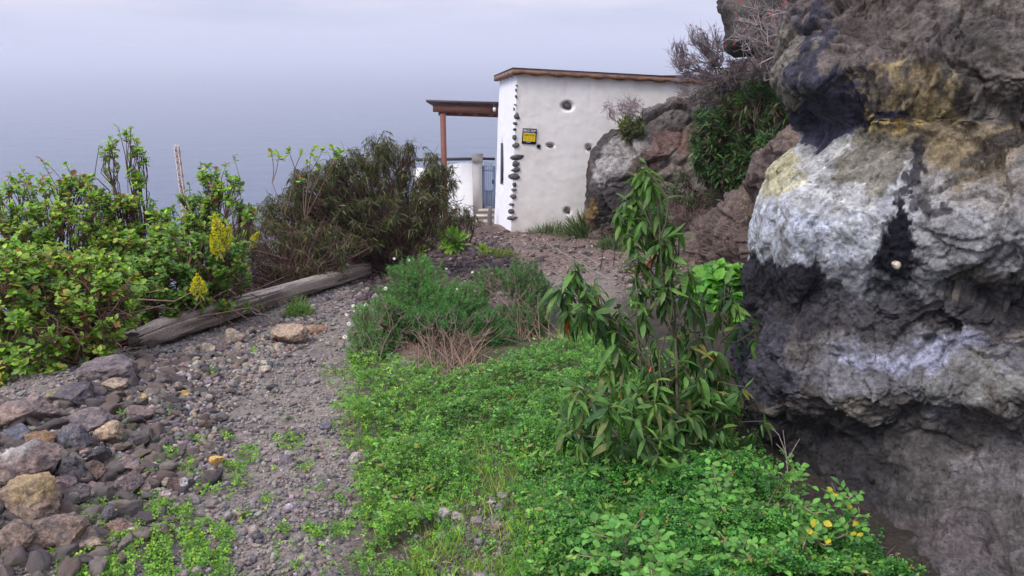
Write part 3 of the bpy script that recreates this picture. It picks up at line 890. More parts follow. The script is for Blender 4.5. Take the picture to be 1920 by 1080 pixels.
for (cx, cy, rx, ry, dp), s_ in zip(nichel[:4], (0.8, 0.75, 0.7, 0.7)):
    c = on_front(cx, cy + 0.5); m_ = float(depth(c)) / FPX
    V, F = rock_shape(int(400 + cx), 2, 6, 0.3)
    part("stone", V * (rx * m_ * s_, 0.06, ry * m_ * s_) + c - n_front * dp * 0.65, F, (0.11, 0.10, 0.095), M_stone, house, False)
# drain hole
c = on_front(1010.5, 275.5)
a = np.linspace(0, 2 * math.pi, 16, endpoint=False)
ring = np.stack([np.cos(a) * 0.034, np.zeros(16), np.sin(a) * 0.034], -1); ring2 = ring * 0.75
V = np.concatenate([ring, ring2, ring2 + (0, 0.07, 0)]) + c - (0, 0.012, 0)
k = np.arange(16); F = np.concatenate([np.stack([k, (k + 1) % 16, 16 + (k + 1) % 16, 16 + k], -1), np.stack([16 + k, 16 + (k + 1) % 16, 32 + (k + 1) % 16, 32 + k], -1)])
part("drain_pipe", V, [F, np.array([list(range(32, 48))])], (0.035, 0.035, 0.035), M_plain, house)
# narrow dark window slit in the side wall
def on_side(px, py):
    d = ray(px, py); t = ((A_t - EYE) @ n_left) / (d @ n_left); return EYE + d * t
sl = [on_side(938.5, 345), on_side(939.5, 268), on_side(943.5, 271), on_side(943, 340)]
V = np.array([p_ - n_left * 0.0 + n_left * 0.006 for p_ in sl] + [p_ - n_left * 0.03 for p_ in sl])
part("window", V, np.array([[0, 1, 2, 3], [0, 4, 5, 1], [1, 5, 6, 2], [2, 6, 7, 3], [3, 7, 4, 0]]), (0.035, 0.037, 0.045), M_plain, house)

# alarm sign --------------------------------------------------------------
s0, s1, s2, s3 = [on_front(x, y) + n_front * 0.012 for x, y in ((980, 240), (1006.5, 241.5), (1004.5, 270.5), (978, 269))]
sign = thing("alarm_sign", (s0 + s2) / 2, "small black and yellow security notice on the white wall near the stone corner", "sign")
def onsign(u, v, lift=0.0):
    return (s0 * (1 - u) + s1 * u) * (1 - v) + (s3 * (1 - u) + s2 * u) * v + n_front * lift
def signquad(u0, v0, u1, v1, lift):
    return np.array([onsign(u0, v0, lift), onsign(u0, v1, lift), onsign(u1, v1, lift), onsign(u1, v0, lift)])
acc = Acc()
f_ = signquad(0, 0, 1, 1, 0.008); b_ = signquad(0, 0, 1, 1, -0.004)
acc.add(np.concatenate([f_, b_]), np.array([[0, 1, 2, 3], [0, 4, 5, 1], [1, 5, 6, 2], [2, 6, 7, 3], [3, 7, 4, 0]]), (0.018, 0.016, 0.022))
acc.part("backing_plate", M_paint, sign)
acc = Acc(); acc.add(signquad(0.075, 0.29, 0.93, 0.83, 0.011), np.array([[0, 1, 2, 3]]), (0.80, 0.58, 0.02)); acc.part("yellow_panel", M_paint, sign)
acc = Acc()
for (u0, v0, u1, v1) in ((0.07, 0.07, 0.17, 0.20), (0.19, 0.09, 0.28, 0.20), (0.56, 0.07, 0.95, 0.115), (0.58, 0.14, 0.92, 0.175), (0.56, 0.20, 0.86, 0.225), (0.30, 0.87, 0.62, 0.905)):
    acc.add(signquad(u0, v0, u1, v1, 0.010), np.array([[0, 1, 2, 3]]), (0.55, 0.55, 0.66))
a = np.linspace(0, 2 * math.pi, 14, endpoint=False)
ro = np.array([onsign(0.42 + 0.085 * math.cos(t), 0.145 + 0.08 * math.sin(t), 0.010) for t in a]); ri = np.array([onsign(0.42 + 0.05 * math.cos(t), 0.145 + 0.047 * math.sin(t), 0.010) for t in a])
k = np.arange(14); acc.add(np.concatenate([ro, ri]), np.stack([k, 14 + k, 14 + (k + 1) % 14, (k + 1) % 14], -1), (0.5, 0.5, 0.58))
acc.part("emblem", M_paint, sign, kind='stuff')
acc = Acc()
for v_, us in ((0.38, ((0.14, 0.40), (0.44, 0.62), (0.66, 0.88))), (0.45, ((0.14, 0.46), (0.52, 0.88)))):
    for (u0, u1) in us: acc.add(signquad(u0, v_, u1, v_ + 0.035, 0.0125), np.array([[0, 1, 2, 3]]), (0.10, 0.06, 0.02))
for u0 in (0.17, 0.42, 0.68):
    for v_ in (0.58, 0.66, 0.73): acc.add(signquad(u0, v_, u0 + 0.15, v_ + 0.025, 0.0125), np.array([[0, 1, 2, 3]]), (0.35, 0.24, 0.03))
acc.part("small_print", M_paint, sign, kind='stuff')

# pergola ------------------------------------------------------------------
perg = thing("pergola", P(831, 300, 16.4), "reddish brown timber pergola reaching from the house side over the terrace", "pergola")
Yp = 16.4
def pz(py, Y): return float(P(831, py, Y)[2])
x0 = float(P(812, 200, Yp)[0]); x1 = float(P(933, 200, Yp)[0])
tilt = -0.03
z1 = pz(205, Yp)
wood = (0.16, 0.065, 0.045)
acc = Acc(); v_, f_ = beam((x0, Yp, z1 + 0.02), (x1, Yp, z1 - 0.02), 0.12, 0.14); acc.add(v_, f_, wood); acc.part("front_beam", M_wood, perg)
acc = Acc(); v_, f_ = box(0, 0, 0, x1 - x0 + 0.16, 1.5, 0.045, np.array([[1, 0, 0], [0, .992, 0.125], [0, -.125, .992]]) @ np.array([[1, 0, .03], [0, 1, 0], [-.03, 0, 1]])); v_ = v_ + ((x0 + x1) / 2 - 0.05, Yp + 0.62, z1 + 0.065); acc.add(v_, f_, (0.10, 0.065, 0.07)); acc.part("roof_sheet", M_wood, perg)
acc = Acc(); v_, f_ = beam((x0, Yp + 1.2, z1 - 0.13), (x1, Yp + 1.2, z1 - 0.17), 0.12, 0.17); acc.add(v_, f_, wood); acc.part("rear_beam", M_wood, perg)
for k in range(4):
    t = (k + 0.5) / 4; xx = lerp(x0, x1, t)
    acc = Acc(); v_, f_ = beam((xx, Yp + 0.07, z1 - 0.03 - 0.04 * t), (xx, Yp + 1.13, z1 - 0.14 - 0.04 * t), 0.07, 0.1); acc.add(v_, f_, wood); acc.part("rafter", M_wood, perg)
for yy in (Yp, Yp + 1.2):
    xx = float(P(831, 240, yy)[0]); z1 = z1 - (0.14 if yy > Yp else 0)
    acc = Acc(); v_, f_ = box(xx, yy, (z1 - 0.085 - 2.6) / 2, 0.11, 0.11, z1 - 0.085 + 2.6); acc.add(v_, f_, (0.19, 0.07, 0.045)); acc.part("post", M_wood, perg)
bc = P(927, 205, Yp - 0.12)
bulb = thing("light_bulb", bc, "small white bulb hanging at the pergola beam end by the house", "light bulb")
V, F = ICO[2]; V = V * (0.035, 0.035, 0.05); part("globe", V + bc, F, (0.75, 0.75, 0.72), M_paint, bulb, True)
vv, ff, tt = cyl(bc[0], bc[1], bc[2] + 0.04, bc[2] + 0.12, 0.018, 8); part("socket", vv, [ff, tt], (0.03, 0.03, 0.03), M_plain, bulb)

# terrace wall, pillar, gate, rail ------------------------------------------
Yw = 17.2
tw = thing("terrace_wall", P(870, 340, Yw), "low white terrace wall with a pillar and dark rail beside the blue gate", "wall")
def seg_box(pxa, pxb, pya, pyb, Y, th, col, mat, name, root, yb=None):
    a = P(pxa, pya, Y); b = P(pxb, pya, Y); zt = a[2]; zb = pyb if yb else float(P(pxa, pyb, Y)[2])
    v_, f_ = box((a[0] + b[0]) / 2, Y + th / 2, (zt + zb) / 2, b[0] - a[0], th, zt - zb)
    acc = Acc(); acc.add(v_, f_, col); return acc.part(name, mat, root)
# wall panel with a slightly wavy crest
n = 60; xa, xb = float(P(775, 330, Yw)[0]), float(P(886, 330, Yw)[0])
t = np.linspace(0, 1, n); X = lerp(xa, xb, t); zt = float(P(870, 307, Yw)[2]) + 0.03 * fbm(np.c_[t * 6, t * 0, t * 0 + 3], 3) - 0.12 * sstep(0.9, 0.2, t)
V = np.concatenate([np.c_[X, X * 0 + Yw + 0.02, zt], np.c_[X, X * 0 + Yw + 0.02, zt * 0 - 4.0], np.c_[X, X * 0 + Yw + 0.22, zt], np.c_[X, X * 0 + Yw + 0.22, zt * 0 - 4.0]])
k = np.arange(n - 1)
F = np.concatenate([np.stack([k, k + n, k + 1 + n, k + 1], -1), np.stack([k, k + 1, k + 1 + 2 * n, k + 2 * n], -1), np.stack([k + 2 * n, k + 1 + 2 * n, k + 1 + 3 * n, k + 3 * n], -1)])
part("wall_panel", V, F, (0.76, 0.76, 0.78), M_plaster, tw)
seg_box(886, 903.5, 305, 398, Yw - 0.05, 0.24, (0.62, 0.60, 0.57), M_plaster, "pillar", tw)
seg_box(884.5, 905, 291, 304.6, Yw - 0.08, 0.30, (0.50, 0.47, 0.43), M_plaster, "pillar_cap", tw)
acc = Acc(); a = P(780, 299.5, Yw + 0.1); b = P(884.5, 298, Yw + 0.1); v_, f_ = tube([a, b], 0.035, 8); acc.add(v_, f_, (0.05, 0.045, 0.05)); acc.part("rail", M_paint, tw)
acc = Acc(); a = P(905, 297.5, Yw + 0.1); b = P(928, 298, Yw + 0.1); v_, f_ = tube([a, b], 0.03, 8); acc.add(v_, f_, (0.05, 0.045, 0.05)); acc.part("rail", M_paint, tw)
seg_box(896, 930, 399, 409, Yw - 0.5, 0.7, (0.62, 0.58, 0.53), M_plaster, "step", tw)
seg_box(886, 926, 409.5, 425, Yw - 1.0, 0.48, (0.66, 0.62, 0.58), M_plaster, "step", tw)
for (a1, b1, yy, Yd) in ((893, 932, 398.6, Yw - 0.52), (884, 926, 409.0, Yw - 1.02)):
    a = P(a1, yy, Yd); b = P(b1, yy, Yd); acc = Acc(); v_, f_ = beam(a + (0, 0.05, 0.012), b + (0, 0.05, 0.012), 0.10, 0.025); acc.add(v_, f_, (0.22, 0.16, 0.11)); acc.part("step_edge", M_wood, tw)
gate = thing("garden_gate", P(915, 392, Yw), "narrow pale blue metal gate standing open between the white pillar and the house", "gate")
blue = (0.30, 0.37, 0.50)
gx0, gx1 = P(903.5, 350, Yw), P(929, 350, Yw)
zt, zb = float(P(915, 320, Yw)[2]), float(P(915, 392, Yw)[2])
for (nm, xx, w_) in (("stile", gx0[0] + 0.03, 0.05), ("stile", gx1[0] - 0.03, 0.04)):
    v_, f_ = box(xx, Yw + 0.05, (zt + zb) / 2 + 0.05, w_, 0.04, zt - zb + 0.1); acc = Acc(); acc.add(v_, f_, (0.20, 0.26, 0.40)); acc.part(nm, M_paint, gate)
for zz in (zt, zb + 0.04, zb + 0.42):
    v_, f_ = box((gx0[0] + gx1[0]) / 2, Yw + 0.05, zz, gx1[0] - gx0[0] - 0.1, 0.03, 0.03); acc = Acc(); acc.add(v_, f_, blue); acc.part("cross_rail", M_paint, gate)
for k in range(5):
    xx = lerp(gx0[0] + 0.07, gx1[0] - 0.07, k / 4.0)
    v_, f_ = tube([(xx, Yw + 0.05, zb), (xx, Yw + 0.05, zt + 0.12)], 0.009, 6); acc = Acc(); acc.add(v_, f_, blue); acc.part("bar", M_paint, gate)
for k in range(2):
    xx = lerp(gx0[0] + 0.10, gx1[0] - 0.10, k / 1.0)
    tt_ = np.linspace(0, 2 * math.pi * 1.1, 14); cz = zt + 0.13
    pts = np.c_[xx + np.cos(tt_) * 0.045 * (1 - tt_ / 9), tt_ * 0 + Yw + 0.045, cz + np.sin(tt_) * 0.07 * (1 - tt_ / 9)]
    v_, f_ = tube(pts, 0.008, 5); acc = Acc(); acc.add(v_, f_, (0.40, 0.58, 0.66)); acc.part("scroll", M_paint, gate)
v_, f_ = box((gx0[0] + gx1[0]) / 2, Yw + 0.075, zb + 0.23, gx1[0] - gx0[0] - 0.12, 0.008, 0.36); acc = Acc(); acc.add(v_, f_, (0.33, 0.38, 0.48)); acc.part("lower_panel", M_paint, gate)
v_, f_ = box(gx1[0] - 0.06, Yw + 0.02, zb + 0.62, 0.03, 0.03, 0.09); acc = Acc(); acc.add(v_, f_, (0.02, 0.02, 0.03)); acc.part("lock", M_paint, gate)
# weathered stump by the house corner
sp = P(918.5, 426, 15.3); stp = P(919, 388, 15.3)
pts = np.array([lerp(sp - (0, 0, 0.2), stp, t) + (0.01 * math.sin(t * 7), 0, 0) for t in np.linspace(0, 1, 8)])
v_, f_ = tube(pts, [0.055, .052, .05, .047, .05, .046, .044, .035], 8)
o = link("wooden_stump", make_mesh("wooden_stump", v_ - sp, [f_, np.array([[56, 57, 58, 59, 60, 61, 62, 63]])], np.tile((0.17, 0.15, 0.14), (len(v_), 1)), M_log, True), None, sp)
tag(o, "weathered grey wooden stump standing at the far corner of the white house", "stump")

# lattice pole seen beyond the shrubs -------------------------------------
Yl = 22.0
pt = P(331, 271, Yl); m_ = float(depth(pt)) / FPX; hw = 3.4 * m_
zg = float(g(pt[0], Yl)) - 0.1
pole = thing("lattice_pole", (pt[0], Yl, zg), "slim pale lattice pole rising from the slope behind the green shrubs", "pole")
for sx in (-1, 1):
    for sy in (-1, 1):
        v_, f_ = box(pt[0] + sx * hw, Yl + sy * hw, (pt[2] + zg) / 2, 0.022, 0.022, pt[2] - zg); acc = Acc(); acc.add(v_, f_, (0.50, 0.42, 0.38)); acc.part("upright", M_paint, pole)
acc = Acc(); z = pt[2] - 0.05; s = 1
while z > zg + 0.3:
    for sy in (-1, 1):
        v_, f_ = beam((pt[0] - s * hw, Yl + sy * hw * 1.05, z), (pt[0] + s * hw, Yl + sy * hw * 1.05, z - 0.16), 0.02, 0.02, (0, 1, 0)); acc.add(v_, f_, (0.42, 0.33, 0.30))
        v_, f_ = beam((pt[0] + sy * hw * 1.05, Yl - s * hw, z), (pt[0] + sy * hw * 1.05, Yl + s * hw, z - 0.16), 0.02, 0.02, (1, 0, 0)); acc.add(v_, f_, (0.42, 0.33, 0.30))
    v_, f_ = box(pt[0], Yl, z, 2 * hw, 2 * hw, 0.012); acc.add(v_, f_, (0.50, 0.42, 0.38))
    z -= 0.17; s = -s
acc.part("bracing", M_paint, pole)

# ------------------------------------------------------------------ log
la = G(262, 655); lb = G(686, 520)
la = la + (0, 0, 0.10); lb = lb + (0, 0.05, 0.10)
nL, nA = 240, 44
t = np.linspace(0, 1, nL); a = np.arange(nA) * 2 * math.pi / nA
ax = lb - la; Ll = np.linalg.norm(ax); ax = ax / Ll
sx_ = np.cross(ax, up); sx_ /= np.linalg.norm(sx_); sz_ = np.cross(sx_, ax)
prof = np.stack([np.sign(np.cos(a)) * np.abs(np.cos(a)) ** 0.5 * 0.088, np.sign(np.sin(a)) * np.abs(np.sin(a)) ** 0.5 * 0.085], -1)
T_, A_ = np.meshgrid(t, np.arange(nA), indexing='ij')
px_ = prof[A_, 0]; pz_ = prof[A_, 1]
q = np.stack([T_ * Ll * 0.8, px_ * 30, pz_ * 30], -1)
crack = fbm(q * np.array([0.9, 1.3, 1.3]) + 4, 4, 0.6)
deep = np.maximum(sstep(0.22, 0.42, fbm(q * np.array([0.5, 1.6, 1.6]) + 14, 3, 0.6)), 0.8 * sstep(0.82, 0.95, 1 - np.abs(2.5 * fbm(q * np.array([0.35, 2.2, 2.2]) + 60, 3, 0.6))))
taper = 1 - 0.12 * T_ + 0.05 * np.sin(T_ * 9)
r_ = 1 + 0.14 * crack - 0.15 * deep
endrag = sstep(0.07, 0.0, T_) * (0.5 + 0.9 * fbm(q * np.array([0, 1.5, 1.5]) + 50, 3))
bend = 0.015 * np.sin(T_ * math.pi * 1.3)
along = T_ * Ll - (T_ < 0.03) * 0.25 * np.clip(fbm(q * np.array([0, 2.2, 2.2]) + 90, 3), 0, 1)
ctr = la + ax * along[..., None] + up * bend[..., None]
V = ctr + sx_ * (px_ * taper * r_ * (1 - 0.5 * np.clip(endrag, 0, 1)))[..., None] + sz_ * (pz_ * taper * r_ * (1 - 0.75 * np.clip(endrag, 0, 1)))[..., None]
k = (np.arange(nL - 1)[:, None] * nA + np.arange(nA)[None]).ravel(); k2 = (np.arange(nL - 1)[:, None] * nA + (np.arange(nA)[None] + 1) % nA).ravel()
F = np.stack([k, k2, k2 + nA, k + nA], -1)
caps = np.array([list(range(nA))[::-1], list(range((nL - 1) * nA, nL * nA))])
grain = fbm(q * np.array([0.8, 4, 4]) + 7, 4, 0.6)
C = lerp(np.tile(np.array([0.42, 0.345, 0.28]), (nL * nA, 1)), np.array([0.24, 0.20, 0.17]), sstep(-0.1, 0.45, grain.ravel())[:, None])
C = lerp(C, np.array([0.035, 0.028, 0.025]), (deep.ravel() * 0.85)[:, None])
C = lerp(C, np.array([0.42, 0.39, 0.36]), (sstep(0.05, 0.45, crack.ravel()) * 0.35)[:, None])
log = thing("fallen_log", (la + lb) / 2, "long weathered grey timber log lying slantwise along the edge of the path", "log")
part("trunk", V.reshape(-1, 3), [F, caps], C, M_log, log, True)
kp = P(395, 592, 6.5)
# dead branch with a green tuft lying over the log
g1 = G(517, 612) + (0, 0, 0.01); mid = P(478, 588, 6.55)
bp = np.array([g1, g1 * 0.6 + mid * 0.4 + (0, 0, 0.05), mid, mid + (-0.12, 0.1, 0.08)])
dbr = thing("dead_branch", g1, "bent grey twig with a small green rosette resting over the log", "branch")
acc = Acc(); v_, f_ = tube(catmull(bp, 12), np.linspace(0.011, 0.006, 12), 6); acc.add(v_, f_, (0.22, 0.17, 0.14)); acc.part("twig", M_bark, dbr)

# ------------------------------------------------------------------ plants: skeleton and leaves
class Plant:
    def __init__(s, name, base, label, cat, group=None):
        s.base = np.asarray(base, float); s.root = thing(name, s.base, label, cat, group); s.tips = []; s.dirs = []; s.acc = Acc(); s.bark = (0.12, 0.085, 0.065)
    def blobs(s, bl, n, seed=0, shell=0.55, clump=0.45):
        """bl: (px, py, Y, rx, ry, rd[m], weight)"""
        r = np.random.default_rng(seed)
        w = np.array([b[3] * b[4] * (b[6] if len(b) > 6 else 1) for b in bl], float); w /= w.sum()
        out = []
        for b, wi in zip(bl, w):
            k = max(3, int(round(n * wi)))
            c = P(b[0], b[1], b[2]); m_ = float(depth(c)) / FPX
            d = rand_dirs(k, r); rr = shell + (1 - shell) * r.random(k) ** 0.6
            rr = np.where(r.random(k) < 0.3, r.random(k) ** 0.5, rr)
            q = c + d * rr[:, None] * np.array([b[3] * m_, b[5], b[4] * m_])
            q = q + 0.10 * fbm(q * 3, 2)[:, None] * np.array([1, 1, 1]) * b[5]
            out.append(q)
        tips = np.concatenate(out)
        nc = max(6, len(tips) // 9); cc = tips[r.choice(len(tips), nc, replace=False)]
        for i0 in range(0, len(tips), 400):
            q = tips[i0:i0 + 400]; nb_ = cc[((q[:, None] - cc[None]) ** 2).sum(-1).argmin(1)]
            tips[i0:i0 + 400] = lerp(q, nb_, clump)
        gz = g(tips[:, 0], tips[:, 1])
        s.tips = tips[tips[:, 2] > gz + 0.02]
        return s.tips
    def grow(s, k1=6, k2=5, r0=0.018, seed=0, wob=0.05, twig_r=0.0022, sides=3, bark=None):
        r = np.random.default_rng(seed); T = np.asarray(s.tips)
        bark = bark or s.bark
        def kmeans(X, k):
            k = min(k, len(X)); c = X[r.choice(len(X), k, replace=False)]
            for _ in range(5):
                d = ((X[:, None] - c[None]) ** 2).sum(-1); a = d.argmin(1)
                c = np.array([X[a == j].mean(0) if (a == j).any() else c[j] for j in range(k)])
            return a, c
        s.dirs = np.zeros(T.shape)
        a1, c1 = kmeans(T, k1)
        for j in range(len(c1)):
            S = np.where(a1 == j)[0]
            if len(S) == 0: continue
            b0 = s.base + r.normal(size=3) * (0.04, 0.04, 0) - (0, 0, 0.03)
            h1 = lerp(s.base, c1[j], 0.5) + r.normal(size=3) * wob * (1, 1, 0.5); 
            pts = catmull(np.array([b0, lerp(b0, h1, 0.5) + r.normal(size=3) * wob * 0.7, h1]), 8)
            V, F = tube(pts, np.linspace(r0, r0 * 0.6, 8), 5); s.acc.add(V, F, np.array(bark) * r.uniform(0.8, 1.2))
            a2, c2 = kmeans(T[S], max(1, min(k2, len(S) // 3 + 1)))
            for i in range(len(c2)):
                S2 = S[a2 == i]
                if len(S2) == 0: continue
                h2 = lerp(h1, c2[i], 0.62) + r.normal(size=3) * wob * 0.6
                pts = catmull(np.array([h1, lerp(h1, h2, 0.5) + r.normal(size=3) * wob * 0.5, h2]), 6)
                V, F = tube(pts, np.linspace(r0 * 0.55, r0 * 0.3, 6), 4); s.acc.add(V, F, np.array(bark) * r.uniform(0.8, 1.3))
                for q in S2:
                    e = T[q]; L_ = np.linalg.norm(e - h2)
                    m1 = lerp(h2, e, 0.5) + r.normal(size=3) * 0.12 * L_ - np.array([0, 0, 0.08 * L_])
                    pts = np.array([h2, m1, e]) if sides < 4 else catmull(np.array([h2, m1, e]), 5)
                    V, F = tube(pts, np.linspace(r0 * 0.22 + twig_r, twig_r, len(pts)), sides); s.acc.add(V, F, np.array(bark) * r.uniform(0.8, 1.5))
                    d = e - m1; s.dirs[q] = d / (np.linalg.norm(d) + 1e-9)
        return s
    def finish(s, mat=None, name="stems"):
        if s.acc.n: s.acc.part(name, mat or M_bark, s.root)

def leaf_arrays(tips, dirs, n, length, back, ang, droop, seed=0, lenvar=0.25, upw=1.0):
    """n leaves per tip; back: spread along the twig; ang=(min,max) degrees from the twig axis"""
    r = np.random.default_rng(seed)
    k = len(tips); tp = np.repeat(tips, n, 0); dd = np.repeat(dirs, n, 0)
    s_ = r.random(k * n)
    pos = tp - dd * (s_ * back)[:, None]
    az = np.tile(np.arange(n) * 2.4, k) + np.repeat(r.uniform(0, 6.28, k), n) + r.normal(size=k * n) * 0.3
    th = np.radians(lerp(ang[0], ang[1], s_) + r.normal(size=k * n) * 10)
    ref = np.tile([0.31, 0.17, 0.93], (k * n, 1)); x = np.cross(dd, ref); x /= np.linalg.norm(x, axis=1)[:, None] + 1e-9; y = np.cross(dd, x)
    rad = np.cos(az)[:, None] * x + np.sin(az)[:, None] * y
    d = dd * np.cos(th)[:, None] + rad * np.sin(th)[:, None]
    d[:, 2] -= droop * (0.6 + 0.8 * r.random(k * n)); d /= np.linalg.norm(d, axis=1)[:, None]
    upv = dd * upw + np.array([0, 0, 0.6]) + 0.35 * r.normal(size=(k * n, 3))
    R = frames(d, upv)
    L_ = length * (1 + lenvar * r.normal(size=k * n)); L_ = np.clip(L_, length * 0.4, length * 1.7)
    return pos, R, L_

def put_leaves(root, tmpl, pos, R, L_, col, mat, indiv=0, name="leaf", mass="foliage", seed=0):
    """nearest leaves become parts of their own (sharing mesh data), the rest one mass"""
    T, F = tmpl; rv = np.random.default_rng(seed + 101); L1 = L_
    L_ = L_[:, None] * np.stack([rv.uniform(0.7, 1.25, len(L_)), np.ones(len(L_)), rv.uniform(-0.3, 2.2, len(L_))], -1)
    if indiv > 0 and len(pos):
        px, py = proj(pos)
        vis = (px > -20) & (px < 1940) & (py > -20) & (py < 1100)
        facing = np.abs((R[:, :, 2] * (EYE - pos)).sum(1)) / np.linalg.norm(EYE - pos, axis=1)
        score = np.where(vis, L1 / depth(pos) * (0.3 + facing), -1)
        # prefer leaves in front of the plant
        score = score * np.exp(-1.2 * (np.linalg.norm(pos - EYE, axis=1) - np.linalg.norm(pos - EYE, axis=1).min()))
        order = np.argsort(-score); sel = order[:indiv]; rest = order[indiv:]
        r = np.random.default_rng(seed)
        lum = col[sel]; nv = 10
        cen = lum[r.choice(len(sel), min(nv, len(sel)), replace=False)]
        near = ((lum[:, None] - cen[None]) ** 2).sum(-1).argmin(1)
        mes = [make_mesh(name, T, F, np.tile(c, (len(T), 1)), mat) for c in cen]
        base = np.array(root.location)
        for q, i in enumerate(sel):
            o = bpy.data.objects.new(name, mes[near[q]]); COL.objects.link(o); o.parent = root
            M = np.eye(4); M[:3, :3] = R[i] * L_[i]; M[:3, 3] = pos[i] - base
            o.matrix_basis = Matrix(M.tolist())
    else: rest = np.arange(len(pos))
    if len(rest):
        V, FF, C = scatter(T, F, pos[rest], R[rest], L_[rest], col[rest])
        part(mass, V, FF, C, mat, root, False, kind='stuff')

# ---- round-leaved green shrubs on the left
GREENS = [(0.16, 0.31, 0.045), (0.23, 0.42, 0.05), (0.34, 0.52, 0.07), (0.09, 0.20, 0.045), (0.42, 0.42, 0.07), (0.32, 0.13, 0.05)]
def round_shrub(label, base, bl, ntips, nl, llen, seed, weights, sprigs=(), indiv=220, k1=9, k2=7):
    s = Plant("green_shrub", base, label, "shrub", "round-leaved green shrubs on the seaward side")
    T = s.blobs(bl, ntips, seed, 0.6)
    if len(sprigs):
        ex = np.array([P(*q) for q in sprigs]); s.tips = np.concatenate([T, ex])
    s.grow(k1, k2, 0.016, seed, 0.06, 0.0025, 3, (0.15, 0.085, 0.06))
    rr_ = np.random.default_rng(seed + 9)
    for e in s.tips[rr_.choice(len(s.tips), 170)]:
        b0 = lerp(s.base, e, rr_.uniform(0.1, 0.7)) + rr_.normal(size=3) * 0.08; e2 = b0 + rr_.normal(size=3) * (0.22, 0.15, 0.16)
        V, F = tube(np.array([b0, lerp(b0, e2, 0.5) + rr_.normal(size=3) * 0.05, e2]), np.array([0.007, 0.005, 0.0025]), 3); s.acc.add(V, F, np.array((0.22, 0.13, 0.10)) * rr_.uniform(0.5, 1.5))
    d = s.dirs * 0.55 + np.array([0, 0, 0.75]); d /= np.linalg.norm(d, axis=1)[:, None]
    pos, R, L_ = leaf_arrays(s.tips, d, nl, llen, llen * 1.6, (35, 95), 0.05, seed + 5)
    col = pick_cols(len(pos), GREENS, weights, 0.2, np.random.default_rng(seed))
    clump = 1 + 0.30 * fbm(pos * 2.2 + seed, 3); col = np.clip(col * clump[:, None], 0.005, 0.9)
    put_leaves(s.root, leaf_t(0.72, 3, 0.22, 0.12, 0.62), pos, R, L_, col, M_leaf, indiv, seed=seed)
    s.finish()
    return s
W1 = (3, 3.8, 3.4, 1.8, 1.3, 1.2)
def gb(px, Y): # base of a plant on the ground under pixel column px at distance Y
    x = float(P(px, 600, Y)[0]); return ground_pt(x, Y)
round_shrub("broad bright green shrub sprawling over the stones nearest the camera side", gb(110, 4.95), [(70, 600, 4.9, 110, 95, .45), (180, 560, 5.1, 90, 90, .45), (40, 690, 4.6, 60, 55, .3), (120, 500, 5.3, 110, 60, .4), (150, 670, 4.85, 70, 55, .3), (10, 540, 4.9, 70, 80, .3)], 1000, 8, 0.045, 21, W1, indiv=300)
round_shrub("green shrub with reddish twigs whose fan of sprigs stands against the sea", gb(90, 6.6), [(60, 400, 6.6, 60, 55, .5), (150, 375, 6.5, 60, 50, .5), (100, 440, 6.4, 130, 55, .5), (30, 350, 6.6, 25, 22, .3), (110, 335, 6.6, 25, 22, .3), (40, 480, 6.2, 80, 50, .4)], 560, 8, 0.048, 22, W1,
            [(20, 325, 6.6), (40, 315, 6.6), (78, 300, 6.6), (92, 310, 6.6), (124, 308, 6.6), (150, 325, 6.6), (175, 330, 6.6), (55, 335, 6.5)], indiv=200)
round_shrub("tallest green shrub, its single leafy sprig reaching highest over the sea", gb(250, 6.9), [(226, 265, 6.9, 24, 20, .2, 1.3), (203, 278, 6.9, 16, 8, .15, 1.3), (256, 292, 6.9, 16, 12, .15, 1.3), (232, 345, 6.9, 40, 50, .25, .6), (270, 350, 6.9, 24, 30, .2, .6), (190, 370, 6.8, 40, 40, .3, .8), (300, 430, 6.8, 50, 40, .3), (240, 420, 6.7, 80, 55, .45), (285, 465, 6.4, 70, 60, .45), (220, 480, 6.2, 80, 50, .4)], 470, 8, 0.048, 23, W1,
            [(222, 238, 6.9), (236, 243, 6.9), (245, 240, 6.9), (186, 272, 6.9), (262, 275, 6.9)], indiv=220)
round_shrub("green shrub of thin forked sprigs between the lattice pole and the dark bush", gb(400, 7.2), [(385, 330, 7.2, 22, 22, .2), (420, 345, 7.2, 28, 34, .25), (370, 380, 7.2, 45, 30, .3), (415, 395, 7.0, 60, 40, .4), (345, 420, 6.9, 45, 40, .35)], 210, 8, 0.048, 24, W1,
            [(438, 290, 7.2), (375, 302, 7.2), (388, 310, 7.2), (405, 318, 7.2), (425, 305, 7.2), (355, 345, 7.2), (445, 330, 7.2)], indiv=120)
round_shrub("bluish green shrub with small dusty leaves behind the yellow flower cone", gb(370, 6.3), [(350, 490, 6.4, 75, 60, .4), (420, 490, 6.6, 60, 60, .35), (330, 560, 6.1, 60, 50, .35), (290, 520, 6.0, 60, 60, .3), (410, 560, 6.5, 45, 40, .25)], 640, 8, 0.043, 25, (6, 2, 0.4, 4, 0.3, 0.4), indiv=150)

s = Plant("dead_brushwood", gb(270, 6.1), "tangle of dark reddish dead stems under the green shrubs beside the broken log end", "brushwood")
s.blobs([(260, 600, 6.1, 60, 40, .35), (210, 630, 5.8, 50, 35, .35), (330, 570, 6.5, 60, 35, .35), (400, 560, 6.8, 50, 35, .3)], 420, 133, 0.3)
s.grow(14, 8, 0.008, 133, 0.12, 0.0022, 3, (0.13, 0.075, 0.06)); s.finish()
pos, R, L_ = leaf_arrays(s.tips, s.dirs, 4, 0.045, 0.08, (40, 100), 0.4, 133)
put_leaves(s.root, leaf_t(0.6, 3, 0.3, 0.15), pos, R, L_, pick_cols(len(pos), [(0.16, 0.09, 0.06), (0.10, 0.16, 0.05), (0.07, 0.05, 0.04)], (3, 2, 3)), M_dry, 0, name="leaf", mass="withered_leaves")

